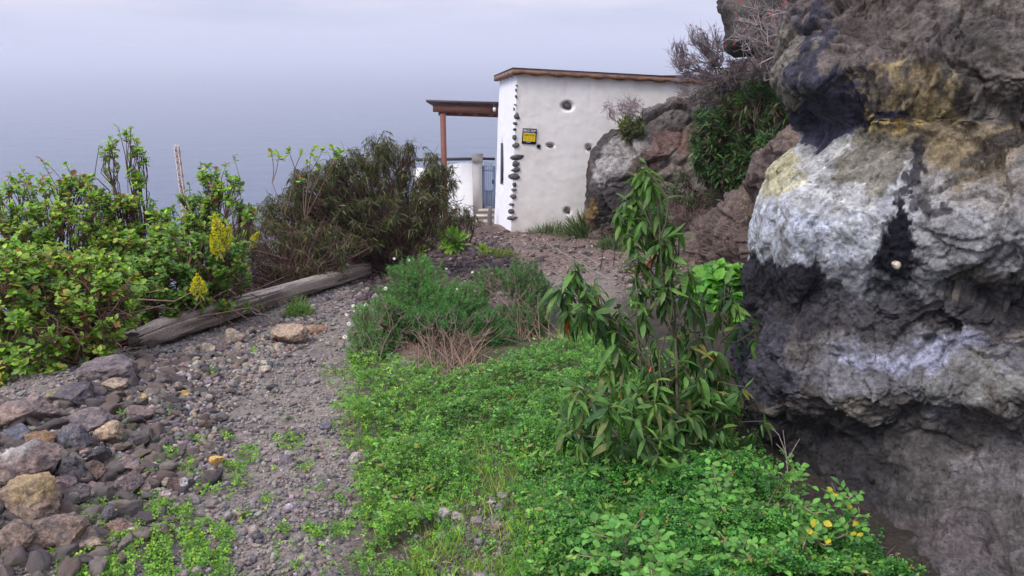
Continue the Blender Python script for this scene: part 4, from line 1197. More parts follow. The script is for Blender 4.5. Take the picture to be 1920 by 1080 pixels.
s = Plant("dead_brushwood", gb(90, 6.0), "dark mesh of bare stems and withered leaves behind the broad bright shrub", "brushwood")
s.blobs([(60, 600, 5.9, 90, 60, .4), (150, 560, 6.2, 100, 60, .4), (50, 520, 6.4, 80, 50, .4), (230, 540, 6.5, 70, 50, .4), (30, 660, 5.5, 60, 40, .3)], 520, 134, 0.2)
s.grow(14, 8, 0.008, 134, 0.12, 0.0025, 3, (0.12, 0.075, 0.06)); s.finish()
pos, R, L_ = leaf_arrays(s.tips, s.dirs, 7, 0.06, 0.12, (40, 120), 0.4, 134)
put_leaves(s.root, leaf_t(0.7, 3, 0.3, 0.15), pos, R, L_, pick_cols(len(pos), [(0.12, 0.08, 0.05), (0.07, 0.13, 0.04), (0.05, 0.05, 0.03)], (2, 3, 2)), M_dry, 0, name="leaf", mass="withered_leaves")

# yellow rosette ends poking out of the dark bush
s = Plant("green_shrub", gb(560, 8.6), "pale green leafy sprigs poking out above the dark narrow-leaved bush", "shrub", "round-leaved green shrubs on the seaward side")
s.tips = np.array([P(*q) for q in ((508, 284, 8.8), (523, 292, 8.8), (541, 283, 8.7), (566, 286, 8.8), (590, 275, 8.8), (606, 280, 8.8), (624, 276, 8.7), (632, 290, 8.7), (588, 293, 8.6), (563, 333, 8.5), (640, 283, 8.8), (575, 305, 8.6), (598, 312, 8.6))])
s.grow(3, 3, 0.012, 61, 0.05, 0.003, 4, (0.20, 0.13, 0.10))
d = s.dirs * 0.5 + np.array([0, 0, 0.8]); d /= np.linalg.norm(d, axis=1)[:, None]
pos, R, L_ = leaf_arrays(s.tips, d, 12, 0.062, 0.05, (25, 95), 0.0, 61)
put_leaves(s.root, leaf_t(0.62, 3, 0.2, 0.12, 0.6), pos, R, L_, pick_cols(len(pos), [(0.24, 0.42, 0.05), (0.36, 0.48, 0.05), (0.40, 0.16, 0.05)], (4, 3, 1)), M_leaf, 156)
s.finish()

# ---- dark narrow-leaved bushes
def narrow_bush(label, base, bl, ntips, nl, llen, seed, k1=14, k2=8, cols=None, r0=0.018, bark=(0.13, 0.075, 0.06), extra=160):
    s = Plant("narrow_leaved_bush", base, label, "bush", "dark narrow-leaved bushes")
    s.blobs(bl, ntips, seed, 0.5); s.grow(k1, k2, r0, seed, 0.09, 0.0025, 3, bark)
    d = s.dirs * 0.6 + np.array([0, 0, 0.1]) + 0.5 * np.random.default_rng(seed + 3).normal(size=s.dirs.shape); d /= np.linalg.norm(d, axis=1)[:, None]
    pos, R, L_ = leaf_arrays(s.tips, d, nl, llen, llen * 1.4, (30, 150), 0.8, seed + 5, 0.3)
    hn = sstep(0.0, 1.0, (pos[:, 2] - s.base[2]) / (pos[:, 2].max() - s.base[2]))
    keep = np.random.default_rng(seed).random(len(pos)) < 0.25 + 0.85 * hn
    pos, R, L_ = pos[keep], R[keep], L_[keep]
    col = pick_cols(len(pos), cols or [(0.07, 0.09, 0.03), (0.12, 0.145, 0.045), (0.20, 0.215, 0.085), (0.12, 0.075, 0.05), (0.045, 0.06, 0.03)], (4, 4, 2.4, 1.5, 2)[:len(cols or range(5))], 0.25)
    put_leaves(s.root, blade_t(0.13, 3, 0.25), pos, R, L_, col, M_leaf, 0, seed=seed)
    # fine dead twigs inside
    r = np.random.default_rng(seed + 9); T = s.tips[r.choice(len(s.tips), extra)]
    for e in T:
        b0 = lerp(s.base, e, r.uniform(0.15, 0.6)) + r.normal(size=3) * 0.07; e2 = lerp(b0, e, r.uniform(0.5, 1.0)) + r.normal(size=3) * 0.10
        m1 = lerp(b0, e2, 0.5) + r.normal(size=3) * 0.06
        V, F = tube(np.array([b0, m1, e2]), np.array([0.005, 0.0035, 0.002]), 3); s.acc.add(V, F, np.array((0.19, 0.11, 0.09)) * r.uniform(0.5, 1.4))
    s.finish()
    return s
narrow_bush("big dark bush of drooping narrow leaves and brown stems in front of the pergola", gb(745, 9.5), [(725, 285, 9.6, 55, 42, .5), (800, 315, 9.6, 50, 40, .5), (650, 330, 9.4, 65, 45, .5), (580, 365, 9.2, 62, 45, .5), (730, 370, 9.3, 110, 55, .6), (820, 380, 9.5, 42, 60, .4), (640, 430, 9.0, 90, 50, .5), (760, 440, 9.3, 90, 40, .5), (545, 420, 9.1, 50, 45, .4), (735, 265, 9.6, 42, 28, .4), (600, 345, 9.2, 70, 45, .5), (540, 390, 9.0, 60, 45, .5), (640, 300, 9.4, 45, 28, .4), (830, 335, 9.6, 30, 40, .4), (700, 400, 9.2, 120, 60, .6)], 2100, 16, 0.078, 41, 24, 9, extra=1500, r0=0.012)
narrow_bush("lower dark bush with brown twigs hanging over the log", gb(560, 8.2), [(480, 430, 8.4, 60, 45, .5), (540, 480, 8.2, 60, 50, .45), (450, 490, 7.9, 40, 50, .4), (610, 490, 8.4, 50, 45, .4), (500, 530, 7.9, 50, 25, .3), (640, 460, 8.6, 50, 45, .4), (430, 540, 7.4, 40, 30, .3), (580, 450, 8.5, 60, 50, .4)], 900, 14, 0.072, 42, 14, 7, extra=800, r0=0.010)
narrow_bush("small sparse bush against the white terrace wall by the gate", gb(868, 11.5), [(862, 400, 11.6, 30, 26, .35), (835, 415, 11.4, 30, 26, .3), (885, 408, 11.6, 16, 18, .2)], 170, 7, 0.085, 43, 5, 5, [(0.10, 0.14, 0.05), (0.07, 0.09, 0.04), (0.16, 0.18, 0.09), (0.08, 0.06, 0.05)] , extra=90)

# ---- succulent rosettes
def rosette(label, c, rad, seed, cols, n=26, tilt=(0, -0.5, 0.9), stem_to=None, group="succulent rosettes by the path"):
    t = thing("succulent_rosette", c, label, "succulent", group)
    r = np.random.default_rng(seed)
    k = np.arange(n); az = k * 2.39996; el = np.radians(lerp(8, 82, (k / n)))
    z = np.array(tilt, float); z /= np.linalg.norm(z); x = np.cross(z, [0.9, 0.3, 0.1]); x /= np.linalg.norm(x); y = np.cross(z, x)
    d = (np.cos(az) * np.cos(el))[:, None] * x + (np.sin(az) * np.cos(el))[:, None] * y + np.sin(el)[:, None] * z
    L_ = rad * lerp(1.0, 0.42, k / n) * (1 + 0.08 * r.normal(size=n))
    pos = np.tile(np.asarray(c, float), (n, 1)) + z * (0.03 * rad + 0.25 * rad * (k / n))[:, None]
    R = frames(d, np.tile(z, (n, 1)))
    col = pick_cols(n, cols, np.ones(len(cols)), 0.12, r)
    put_leaves(t, leaf_t(0.22, 4, -0.12, 0.16, 0.7), pos, R, L_, col, M_waxy, n, seed=seed)
    if stem_to is not None:
        acc = Acc(); V, F = tube(np.array([stem_to, lerp(np.array(stem_to), c, 0.5) + (0.02, 0, 0), c]), 0.013, 6); acc.add(V, F, (0.20, 0.15, 0.11)); acc.part("stem", M_bark, t)
    return t
LIME = [(0.13, 0.30, 0.025), (0.20, 0.38, 0.03), (0.09, 0.22, 0.03)]
for (px, py, rad, off, lb_) in ((848, 456, 0.29, 22, "largest lime green rosette, sitting on the bare earth below the pergola"),
                           (707, 484, 0.17, 14, "lime green rosette at the upper end of the grey log"),
                           (790, 468, 0.17, 12, "small yellow-edged rosette between the dark bush and the daisy bushes"),
                           (905, 470, 0.14, 10, "flattened yellowish rosette on the earth beyond the daisy bushes"),
                           (822, 440, 0.11, 16, "little rosette tucked behind the largest lime green one")):
    gp = G(px, py + off); c = P(px, py, gp[1] - 0.05)
    rosette(lb_, c, rad, int(px), LIME if px not in (905, 790) else [(0.30, 0.40, 0.06), (0.20, 0.34, 0.05)], 60 if rad > .2 else 34, tilt=(0.1, -0.85, 0.6), stem_to=gp)
c = P(466, 576, 6.6); rosette("small bright rosette resting on top of the grey log", c, 0.075, 91, LIME, 18, (0, -0.8, 0.5), stem_to=c + (0.1, 0.06, -0.1))
c = P(487, 574, 6.68); rosette("tiny olive rosette on the log next to the bright one", c, 0.05, 92, [(0.16, 0.22, 0.04), (0.2, 0.2, 0.05)], 14, (0.2, -0.8, 0.4), stem_to=c + (0, 0.05, -0.08))

# ---- yellow flower cones
def flower_cone(label, c, h, w, seed, tilt=(0, 0, 1)):
    t = thing("yellow_flower_cone", c - np.array([0, 0, h * 0.7]), label, "flower", "yellow flower cones in the shrubs")
    r = np.random.default_rng(seed); n = 420
    v = r.random(n); az = r.uniform(0, 6.28, n); rr = w / 2 * np.sin(np.clip(v * 1.0 + 0.12, 0, 1) ** 0.7 * math.pi) ** 0.7 * r.uniform(0.75, 1.1, n)
    z = np.array(tilt, float); z /= np.linalg.norm(z); x = np.cross(z, (0, 1, 0)); x /= np.linalg.norm(x); y = np.cross(z, x)
    pos = c + z * ((v - 0.5) * h)[:, None] + rr[:, None] * (np.cos(az)[:, None] * x + np.sin(az)[:, None] * y)
    d = np.cos(az)[:, None] * x + np.sin(az)[:, None] * y + z * 0.5 + 0.3 * r.normal(size=(n, 3))
    R = frames(d, rand_dirs(n, r))
    col = pick_cols(n, [(0.62, 0.55, 0.02), (0.75, 0.66, 0.03), (0.45, 0.50, 0.03)], (3, 3, 1.5), 0.15, r)
    V, F, C = scatter(*leaf_t(0.8, 2, 0.1, 0.2), pos, R, np.full(n, 0.016), col); part("blossom", V, F, C, M_leaf, t, kind='stuff')
    acc = Acc(); V, F = tube(np.array([c - z * h * 0.95, c, c + z * h * 0.4]), (0.007, 0.006, 0.003), 6); acc.add(V, F, (0.25, 0.3, 0.05)); acc.part("stalk", M_bark, t)
    # drooping narrow leaves below
    nn = 16; az = r.uniform(0, 6.28, nn); d = np.c_[np.cos(az), np.sin(az), -0.6 + 0.3 * r.random(nn)]
    R = frames(d, np.tile([0, 0, 1.0], (nn, 1))); pos = np.tile(c - z * h * 0.5, (nn, 1))
    V, F, C = scatter(*leaf_t(0.22, 3, 0.3, 0.1), pos, R, np.full(nn, 0.07), pick_cols(nn, [(0.35, 0.36, 0.06), (0.3, 0.2, 0.08)], (2, 1))); part("leaves", V, F, C, M_leaf, t, kind='stuff')
flower_cone("plump yellow flower cone standing just above the lower end of the log", P(372, 533, 5.85), 0.17, 0.11, 1)
flower_cone("tall yellow flower cone, upper one where the green shrub meets the dark bush", P(408, 425, 6.35), 0.20, 0.10, 2, (-0.2, 0, 1))
flower_cone("yellow flower cone just below the taller one by the dark bush", P(404, 458, 6.3), 0.17, 0.09, 3, (-0.35, 0, 1))
flower_cone("loose fading yellow flower spray beside the two cones near the dark bush", P(426, 440, 6.4), 0.20, 0.07, 4, (0.4, 0, 1))
flower_cone("small yellow flower tip peeping over the middle of the log", P(417, 572, 6.4), 0.11, 0.075, 5, (0.3, 0, 1))
flower_cone("pale thin yellow spray in front of the lower dark bush", P(478, 446, 7.7), 0.13, 0.06, 6, (0.5, 0, 0.8))
s = Plant("green_shrub", gb(440, 7.6), "lime leaved sprig growing beside the yellow flower cones", "shrub")
s.blobs([(445, 455, 7.6, 32, 24, .2), (430, 475, 7.5, 20, 16, .2)], 34, 71); s.grow(4, 4, 0.01, 71)
pos, R, L_ = leaf_arrays(s.tips, s.dirs * .6 + np.array([0, 0, .6]), 10, 0.06, 0.06, (20, 90), 0.1, 71)
put_leaves(s.root, leaf_t(0.35, 3, 0.2, 0.1, 0.6), pos, R, L_, pick_cols(len(pos), [(0.20, 0.36, 0.04), (0.34, 0.40, 0.05)], (3, 1)), M_leaf, 60); s.finish()

# ---- feathery daisy bushes
def daisy_bush(label, basepx, bl, ntips, seed, flowers=(), cols=None, dry=0):
    base = G(*basepx)
    s = Plant("daisy_bush", base, label, "bush", "feathery daisy bushes beside the path")
    s.blobs(bl, int(ntips * 1.3), seed, 0.35, 0.12); s.grow(8, 6, 0.006, seed, 0.05, 0.0018, 3, (0.16, 0.12, 0.09))
    r = np.random.default_rng(seed)
    d = s.dirs * 0.5 + np.array([0, 0, 0.8]) + (s.tips - s.tips.mean(0)) * 0.9; d /= np.linalg.norm(d, axis=1)[:, None]
    pos, R, L_ = leaf_arrays(s.tips, d, 40, 0.030, 0.085, (20, 95), 0.0, seed + 3, 0.35)
    col = pick_cols(len(pos), cols or [(0.075, 0.17, 0.055), (0.12, 0.24, 0.07), (0.20, 0.33, 0.10), (0.05, 0.12, 0.05), (0.20, 0.19, 0.10)], (4, 4, 2.5, 2, 0.6), 0.2, r)
    col = np.clip(col * np.array([0.88, 1.28, 0.82]) * (1 + 0.35 * fbm(pos * 4, 3))[:, None], 0.004, 1)
    V, F = blade_t(0.16, 1, 0.15)
    V2 = np.concatenate([V, V * (0.8, 0.5, 1) @ np.array([[.8, .6, 0], [-.6, .8, 0], [0, 0, 1]]) + (0, .4, 0), V * (0.8, 0.5, 1) @ np.array([[.8, -.6, 0], [.6, .8, 0], [0, 0, 1]]) + (0, .4, 0)])
    F2 = np.concatenate([F, F + 3, F + 6])
    put_leaves(s.root, (V2, F2), pos, R, L_, col, M_leaf, 0, seed=seed)
    T = s.tips
    for i in range(dry):
        e = T[r.integers(len(T))] * 1.0; b0 = base + r.normal(size=3) * (0.18, 0.08, 0.01); e2 = lerp(b0, e, r.uniform(0.4, 0.8)) + r.normal(size=3) * 0.05
        V, F = tube(np.array([b0, lerp(b0, e2, 0.5) + r.normal(size=3) * 0.02, e2]), (0.003, 0.0024, 0.0015), 3); s.acc.add(V, F, np.array((0.34, 0.24, 0.16)) * r.uniform(0.6, 1.3))
    s.finish()
    for (px, py, sz) in flowers:
        dist = np.hypot(*(np.array(proj(T)).T - (px, py)).T); j = dist.argmin()
        c = P(px, py, float(T[j][1]) - 0.03)
        f = thing("flower", c, None, None); f.parent = s.root; f.location = c - s.base
        n_ = np.array([0.1 * r.normal(), -0.7, 0.75]); n_ /= np.linalg.norm(n_); x = np.cross(n_, (1, 0, 0)); x /= np.linalg.norm(x); y = np.cross(n_, x)
        k = 14; az = np.arange(k) * 2 * math.pi / k; d = np.cos(az)[:, None] * x + np.sin(az)[:, None] * y
        V, F, C = scatter(*leaf_t(0.42, 2, 0.1, 0.05, 0.6), np.tile(c, (k, 1)), frames(d + n_ * 0.15, np.tile(n_, (k, 1))), np.full(k, sz), np.tile((0.8, 0.8, 0.74), (k, 1)))
        part("petals", V, F, C, M_leaf, f); V, F = ICO[1]; part("disc", V * sz * (0.3, 0.3, 0.3) + c + n_ * 0.003, F, (0.6, 0.42, 0.03), M_leaf, f)
        acc = Acc(); V, F = tube(np.array([c, c - (0, 0, 0.12) + r.normal(size=3) * 0.01]), 0.0014, 3); acc.add(V, F, (0.12, 0.2, 0.06)); acc.part("stalk", M_leaf, f)
daisy_bush("feathery green daisy bush at the gravel edge, lowest of the cluster", (715, 690), [(715, 590, 5.9, 58, 38, .3), (700, 640, 5.6, 58, 45, .3), (750, 610, 5.9, 45, 40, .25), (685, 668, 5.4, 40, 22, .2)], 520, 51, ((654, 607, .02), (647, 632, .022), (650, 590, .015), (662, 573, .016), (664, 583, .014)))
daisy_bush("upper daisy bush with the most white flowers, near the log end", (800, 610), [(780, 502, 7.0, 60, 22, .3), (765, 545, 6.8, 65, 42, .35), (830, 560, 6.7, 65, 48, .35), (870, 575, 6.5, 48, 52, .3), (895, 550, 6.8, 30, 30, .2)], 900, 52,
           ((766, 488, .02), (758, 529, .02), (723, 541, .022), (739, 485, .016), (686, 572, .02), (837, 504, .012), (886, 510, .012), (835, 560, .012), (820, 590, .012), (890, 546, .014), (857, 542, .011)))
daisy_bush("dark green rounded daisy bush, farthest of the cluster from the log", (985, 640), [(978, 520, 6.9, 52, 36, .3), (1005, 560, 6.7, 42, 45, .3), (980, 605, 6.4, 60, 45, .3), (918, 516, 7.1, 34, 20, .2), (950, 650, 6.0, 50, 30, .2)], 760, 53, ((885, 511, .011),), [(0.055, 0.13, 0.045), (0.08, 0.18, 0.055), (0.13, 0.25, 0.07), (0.04, 0.09, 0.04), (0.16, 0.15, 0.08)], 40)
daisy_bush("low daisy bush with brown dry stems spilling over the clover", (850, 705), [(850, 590, 6.1, 50, 25, .25), (810, 605, 5.9, 55, 32, .25), (865, 630, 5.8, 35, 25, .2), (935, 640, 5.9, 42, 38, .25), (920, 600, 6.1, 36, 30, .2), (975, 660, 5.8, 45, 22, .2)], 640, 54, (), [(0.035, 0.12, 0.045), (0.06, 0.18, 0.05), (0.10, 0.24, 0.05)], 60)
s = Plant("dry_twig_clump", G(830, 700), "tangled clump of dry reddish brown stems between the daisy bushes and the clover", "dry plant")
s.blobs([(805, 640, 5.7, 52, 28, .2), (850, 655, 5.6, 40, 30, .2), (770, 655, 5.5, 50, 25, .2), (890, 650, 5.6, 40, 35, .2)], 520, 81, 0.3, 0.1)
s.grow(26, 12, 0.0022, 81, 0.06, 0.0009, 3, (0.24, 0.155, 0.105)); s.finish()

# ---- the lance-leaved bush in the middle
TB = G(1292, 878)
s = Plant("lance_leaved_shrub", TB, "tall shrub of drooping lance-shaped leaves, a few orange, in front of the cliff", "shrub")
cl = [(1190, 302, 3.78), (1205, 325, 3.75), (1255, 370, 3.7), (1222, 440, 3.55), (1255, 510, 3.5), (1210, 570, 3.45), (1100, 570, 3.4), (1142, 640, 3.35), (1110, 770, 3.05), (1180, 750, 3.1), (1290, 700, 3.3), (1192, 330, 3.75), (1215, 355, 3.7), (1188, 380, 3.7), (1238, 385, 3.7), (1205, 415, 3.6), (1262, 412, 3.7), (1185, 440, 3.65), (1235, 440, 3.6), (1268, 450, 3.65), (1210, 465, 3.6), (1250, 480, 3.6), (1190, 500, 3.6), (1228, 510, 3.55), (1272, 515, 3.6), (1300, 500, 3.7), (1245, 545, 3.5), (1285, 555, 3.6), (1200, 545, 3.6), (1315, 540, 3.75),
      (1082, 492, 3.55), (1110, 508, 3.6), (1065, 530, 3.5), (1095, 545, 3.5), (1125, 540, 3.55), (1060, 575, 3.45), (1088, 590, 3.45), (1118, 580, 3.5), (1140, 560, 3.6), (1150, 610, 3.5), (1175, 585, 3.55),
      (1160, 650, 3.4), (1130, 690, 3.35), (1165, 690, 3.3), (1195, 640, 3.45), (1205, 680, 3.35), (1190, 720, 3.25), (1240, 700, 3.35), (1235, 620, 3.5), (1270, 610, 3.55), (1290, 650, 3.5), (1320, 620, 3.65), (1345, 650, 3.6), (1330, 690, 3.5), (1365, 690, 3.6), (1378, 725, 3.5), (1345, 735, 3.4), (1300, 720, 3.4), (1270, 750, 3.3),
      (1230, 765, 3.2), (1190, 775, 3.15), (1150, 760, 3.2), (1115, 745, 3.25), (1080, 735, 3.25), (1062, 775, 3.15), (1095, 790, 3.1), (1075, 820, 3.05), (1125, 815, 3.05), (1165, 815, 3.0), (1205, 825, 3.0), (1240, 820, 3.05), (1275, 800, 3.15), (1310, 785, 3.25), (1340, 790, 3.3), (1368, 785, 3.4), (1330, 830, 3.15), (1290, 845, 3.05), (1250, 850, 2.95), (1355, 840, 3.2), (1225, 860, 2.95),
      (1370, 560, 3.9), (1385, 590, 3.85), (1350, 585, 3.8), (1360, 760, 3.35), (1320, 755, 3.3), (1215, 735, 3.2), (1260, 675, 3.4)]
s.tips = P(*np.array(cl).T) + np.random.default_rng(3).normal(size=(len(cl), 3)) * 0.02
rr_ = np.random.default_rng(44); s.tips = np.concatenate([s.tips, s.tips[rr_.choice(len(s.tips), 40)] + rr_.normal(size=(40, 3)) * (0.05, 0.09, 0.05)])
s.grow(6, 5, 0.011, 4, 0.06, 0.0022, 5, (0.08, 0.07, 0.045))
d = s.dirs * 0.5 + np.array([0, -0.15, 0.75]); d /= np.linalg.norm(d, axis=1)[:, None]
pos, R, L_ = leaf_arrays(s.tips, d, 21, 0.086, 0.11, (20, 110), 0.95, 8, 0.34)
r = np.random.default_rng(2)
hz = sstep(500, 330, proj(pos)[1])
col = pick_cols(len(pos), [(0.05, 0.125, 0.028), (0.08, 0.19, 0.035), (0.13, 0.27, 0.05), (0.20, 0.35, 0.065), (0.15, 0.19, 0.07)], (4, 4, 2.4, 1, 1), 0.18, r)
col = lerp(col, np.array([0.11, 0.24, 0.04]), (hz * 0.6)[:, None])
orange = r.random(len(pos)) < 0.007; col[orange] = (0.55, 0.13, 0.02); yl_ = r.random(len(pos)) < 0.03; col[yl_] = (0.30, 0.28, 0.06)
put_leaves(s.root, leaf_t(0.245, 5, 0.34, 0.16, 0.42), pos, R, L_, col * 0.88, M_leaf, 300, seed=3)
s.finish()
top = P(1186, 300, 3.75)

# ---- bright rounded leaves against the cliff edge
s = Plant("heart_leaved_bush", ground_pt(1.62, 4.9), "bright green bush of broad heart-shaped leaves squeezed between ridge and cliff", "bush")
s.blobs([(1350, 510, 5.0, 45, 35, .3), (1390, 500, 5.1, 30, 28, .2), (1370, 550, 4.9, 45, 40, .3), (1320, 530, 4.9, 25, 30, .2)], 130, 91, 0.6)
s.grow(6, 5, 0.010, 91, 0.05, 0.002, 4, (0.14, 0.16, 0.06))
pos, R, L_ = leaf_arrays(s.tips, s.dirs * .4 + np.array([0, -.3, .8]), 6, 0.065, 0.08, (40, 100), 0.2, 91)
put_leaves(s.root, leaf_t(0.85, 4, 0.2, 0.12, 0.4), pos, R, L_, pick_cols(len(pos), [(0.13, 0.35, 0.04), (0.20, 0.46, 0.06), (0.08, 0.23, 0.035), (0.40, 0.36, 0.03)], (4, 3, 2, 0.25)), M_leaf, 260)
s.finish()

# ---- compound-leaved seedlings near the cliff foot
def compound_plant(label, basept, tips, seed, lsize, cols, w, npairs=3, per=3, name="rose_leaved_plant", group="rose-leaved seedlings at the cliff foot", indiv=300):
    s = Plant(name, basept, label, "plant", group); s.tips = np.array([P(*q) for q in tips])
    s.grow(4, 4, 0.005, seed, 0.03, 0.0018, 5, (0.20, 0.15, 0.10))
    r = np.random.default_rng(seed); PP, DD, UU, LL = [], [], [], []
    for e, dr in zip(s.tips, s.dirs):
        for j in range(per):
            az = r.uniform(0, 6.28); d = dr * 0.4 + np.array([math.cos(az), math.sin(az), 0.35 * r.normal() + .25]); d /= np.linalg.norm(d)
            st = e - dr * r.uniform(0, 0.08); upv = np.array([0, -0.35, 1.0]) + 0.25 * r.normal(size=3)
            x = np.cross(d, upv); x /= np.linalg.norm(x); ln = lsize * (npairs + 0.6) * 0.75
            pts = np.array([st, st + d * ln * 0.5 + (0, 0, 0.006), st + d * ln]); V, F = tube(pts, (0.0014, 0.0012, 0.0008), 3); s.acc.add(V, F, (0.16, 0.25, 0.06))
            for q in range(npairs):
                pq = st + d * ln * (0.3 + 0.7 * q / npairs)
                for sg in (-1, 1): PP.append(pq); DD.append(d * 0.55 + x * sg); UU.append(upv); LL.append(lsize * r.uniform(0.75, 1.1))
            PP.append(st + d * ln); DD.append(d); UU.append(upv); LL.append(lsize * 1.15)
    PP, DD, UU, LL = map(np.array, (PP, DD, UU, LL))
    put_leaves(s.root, leaf_t(0.66, 4, 0.18, 0.10, 0.48), PP, frames(DD, UU + 0.2 * r.normal(size=UU.shape)), LL, pick_cols(len(PP), cols, w, 0.15, r), M_leaf, indiv, seed=seed)
    s.finish()
    return s
CG = [(0.12, 0.32, 0.06), (0.18, 0.42, 0.07), (0.08, 0.22, 0.05), (0.55, 0.48, 0.03)]
compound_plant("rose-leaved seedling with yellowing lower leaves standing against the dark cliff foot", G(1530, 1040), [(1560, 905, 2.5), (1600, 925, 2.5), (1618, 965, 2.48), (1590, 1000, 2.45), (1540, 960, 2.45), (1500, 1000, 2.42), (1520, 940, 2.5), (1560, 1020, 2.4), (1505, 1030, 2.38), (1545, 985, 2.45)], 5, 0.032, CG, (5, 4, 3, 1.0), 2, 3)
compound_plant("rose-leaved seedling with a dead forked twig, between lance-leaved shrub and cliff", G(1450, 960), [(1485, 855, 2.75), (1440, 880, 2.75), (1495, 885, 2.72), (1470, 900, 2.7), (1510, 905, 2.7), (1490, 930, 2.65)], 6, 0.028, CG, (5, 4, 3, 0.2), 2, 3)
compound_plant("low rose-leaved seedling growing under the lance-leaved shrub", G(1370, 985), [(1340, 885, 2.8), (1380, 880, 2.8), (1330, 910, 2.75), (1365, 915, 2.75), (1400, 925, 2.7), (1310, 935, 2.7), (1350, 945, 2.68), (1395, 960, 2.6), (1430, 970, 2.6)], 7, 0.031, CG, (5, 4, 3, 0.05), 2, 3)
compound_plant("spreading rose-leaved plant in the clover, lowest in front", G(1410, 1075), [(1400, 1010, 2.42), (1440, 1025, 2.4), (1460, 1060, 2.3), (1380, 1045, 2.35), (1340, 1020, 2.4), (1480, 1030, 2.4), (1320, 985, 2.5)], 8, 0.030, CG, (5, 4, 3, 0.05), 2, 3)
compound_plant("pale broad-leaved plant rising out of the clover at the bottom centre", G(1190, 1075), [(1130, 965, 2.45), (1160, 975, 2.42), (1205, 970, 2.45), (1100, 1000, 2.35), (1150, 1010, 2.3), (1200, 1015, 2.3), (1240, 1000, 2.35), (1120, 1050, 2.2), (1170, 1055, 2.2), (1215, 1060, 2.2), (1260, 1045, 2.25), (1080, 1040, 2.25), (1290, 1060, 2.2), (1180, 1085, 2.1), (1240, 1090, 2.1)], 9, 0.034,
               [(0.15, 0.36, 0.06), (0.22, 0.44, 0.07), (0.10, 0.26, 0.05)], (4, 3, 3), 1, 4, "broad_leaved_plant", None)
tw = G(1490, 1000)
dt = thing("dead_twig", tw, "thin forked dead twig sticking up above the seedlings at the cliff", "twig")
acc = Acc()
for pts in ([(1478, 900, 2.72), (1474, 850, 2.74), (1468, 806, 2.76)], [(1474, 850, 2.74), (1460, 815, 2.75), (1448, 803, 2.76)], [(1475, 865, 2.74), (1492, 835, 2.73), (1500, 822, 2.73)], [(1474, 850, 2.74), (1455, 832, 2.75)], [(1490, 1000, 2.6), (1485, 950, 2.66), (1478, 900, 2.72)]):
    q = np.array([P(*p_) for p_ in pts]); V, F = tube(q, np.linspace(0.0028, 0.0014, len(q)), 4); acc.add(V, F, (0.30, 0.24, 0.22))
acc.part("twig_wood", M_bark, dt)

# ---- hillside vegetation
def hill_bush(label, base, bl, ntips, seed, nl, ll, cols, w, droop=0.3, name="hillside_bush", tm=None, k1=8, k2=6, r0=0.012, bark=(0.12, 0.09, 0.07)):
    s = Plant(name, base, label, "bush", None); s.blobs(bl, ntips, seed, 0.5); s.grow(k1, k2, r0, seed, 0.08, 0.002, 3, bark)
    d = s.dirs * 0.5 + np.array([0, -0.1, 0.7]); d /= np.linalg.norm(d, axis=1)[:, None]
    pos, R, L_ = leaf_arrays(s.tips, d, nl, ll, ll * 1.3, (25, 105), droop, seed)
    col = pick_cols(len(pos), cols, w, 0.2, np.random.default_rng(seed)); col = np.clip(col * (1 + 0.3 * fbm(pos * 3, 3))[:, None], 0.004, 1)
    put_leaves(s.root, tm or leaf_t(0.24, 3, 0.3, 0.1), pos, R, L_, col, M_leaf, 0, seed=seed); s.finish()
    return s
HG = [(0.04, 0.095, 0.028), (0.065, 0.145, 0.038), (0.12, 0.22, 0.05), (0.025, 0.06, 0.022), (0.11, 0.085, 0.05)]
hb = lambda px, py, Y: P(px, py, Y)
hill_bush("large green leafy bush draped down the reddish hillside", hb(1370, 370, 11.7), [(1330, 250, 11.9, 42, 45, .4), (1320, 300, 11.7, 40, 40, .4), (1380, 250, 12.0, 60, 50, .5), (1360, 320, 11.6, 55, 45, .4), (1400, 200, 12.2, 60, 32, .4), (1340, 210, 12.4, 40, 25, .4), (1430, 300, 11.3, 40, 40, .4)], 620, 101, 10, 0.12, HG, (4, 4, 2, 2))
hill_bush("bright green sprig bush beside the cliff notch on the hillside", hb(1450, 290, 10.6), [(1455, 225, 10.7, 26, 30, .3), (1445, 260, 10.6, 30, 30, .3), (1420, 180, 11.3, 40, 30, .3), (1470, 190, 10.6, 20, 30, .2)], 200, 102, 10, 0.12, HG, (3, 4, 3, 1))
hill_bush("small upright olive green bush on top of the pale boulder", hb(1185, 258, 13.1), [(1178, 228, 13.1, 26, 24, .3), (1195, 245, 13.1, 18, 18, .2), (1165, 240, 13.1, 16, 14, .2)], 130, 103, 10, 0.10, [(0.14, 0.20, 0.05), (0.22, 0.26, 0.08), (0.08, 0.13, 0.04), (0.24, 0.20, 0.10)], (4, 3, 3, 1), -0.2, tm=leaf_t(0.16, 2, 0.1, 0.1))
hill_bush("green undergrowth bush below the large hillside bush", hb(1300, 400, 11.6), [(1270, 345, 11.9, 35, 35, .3), (1310, 370, 11.6, 40, 25, .3), (1370, 385, 11.0, 40, 25, .3)], 130, 104, 7, 0.10, [(0.05, 0.085, 0.03), (0.08, 0.13, 0.04), (0.09, 0.06, 0.045)], (3, 3, 3))
hill_bush("dull green weeds hanging under the bare shrub beside the roof end", hb(1400, 180, 12.4), [(1380, 155, 12.6, 60, 22, .4), (1450, 150, 12.0, 40, 26, .4)], 160, 105, 8, 0.10, [(0.06, 0.11, 0.03), (0.10, 0.16, 0.05), (0.10, 0.07, 0.05)], (3, 3, 3))

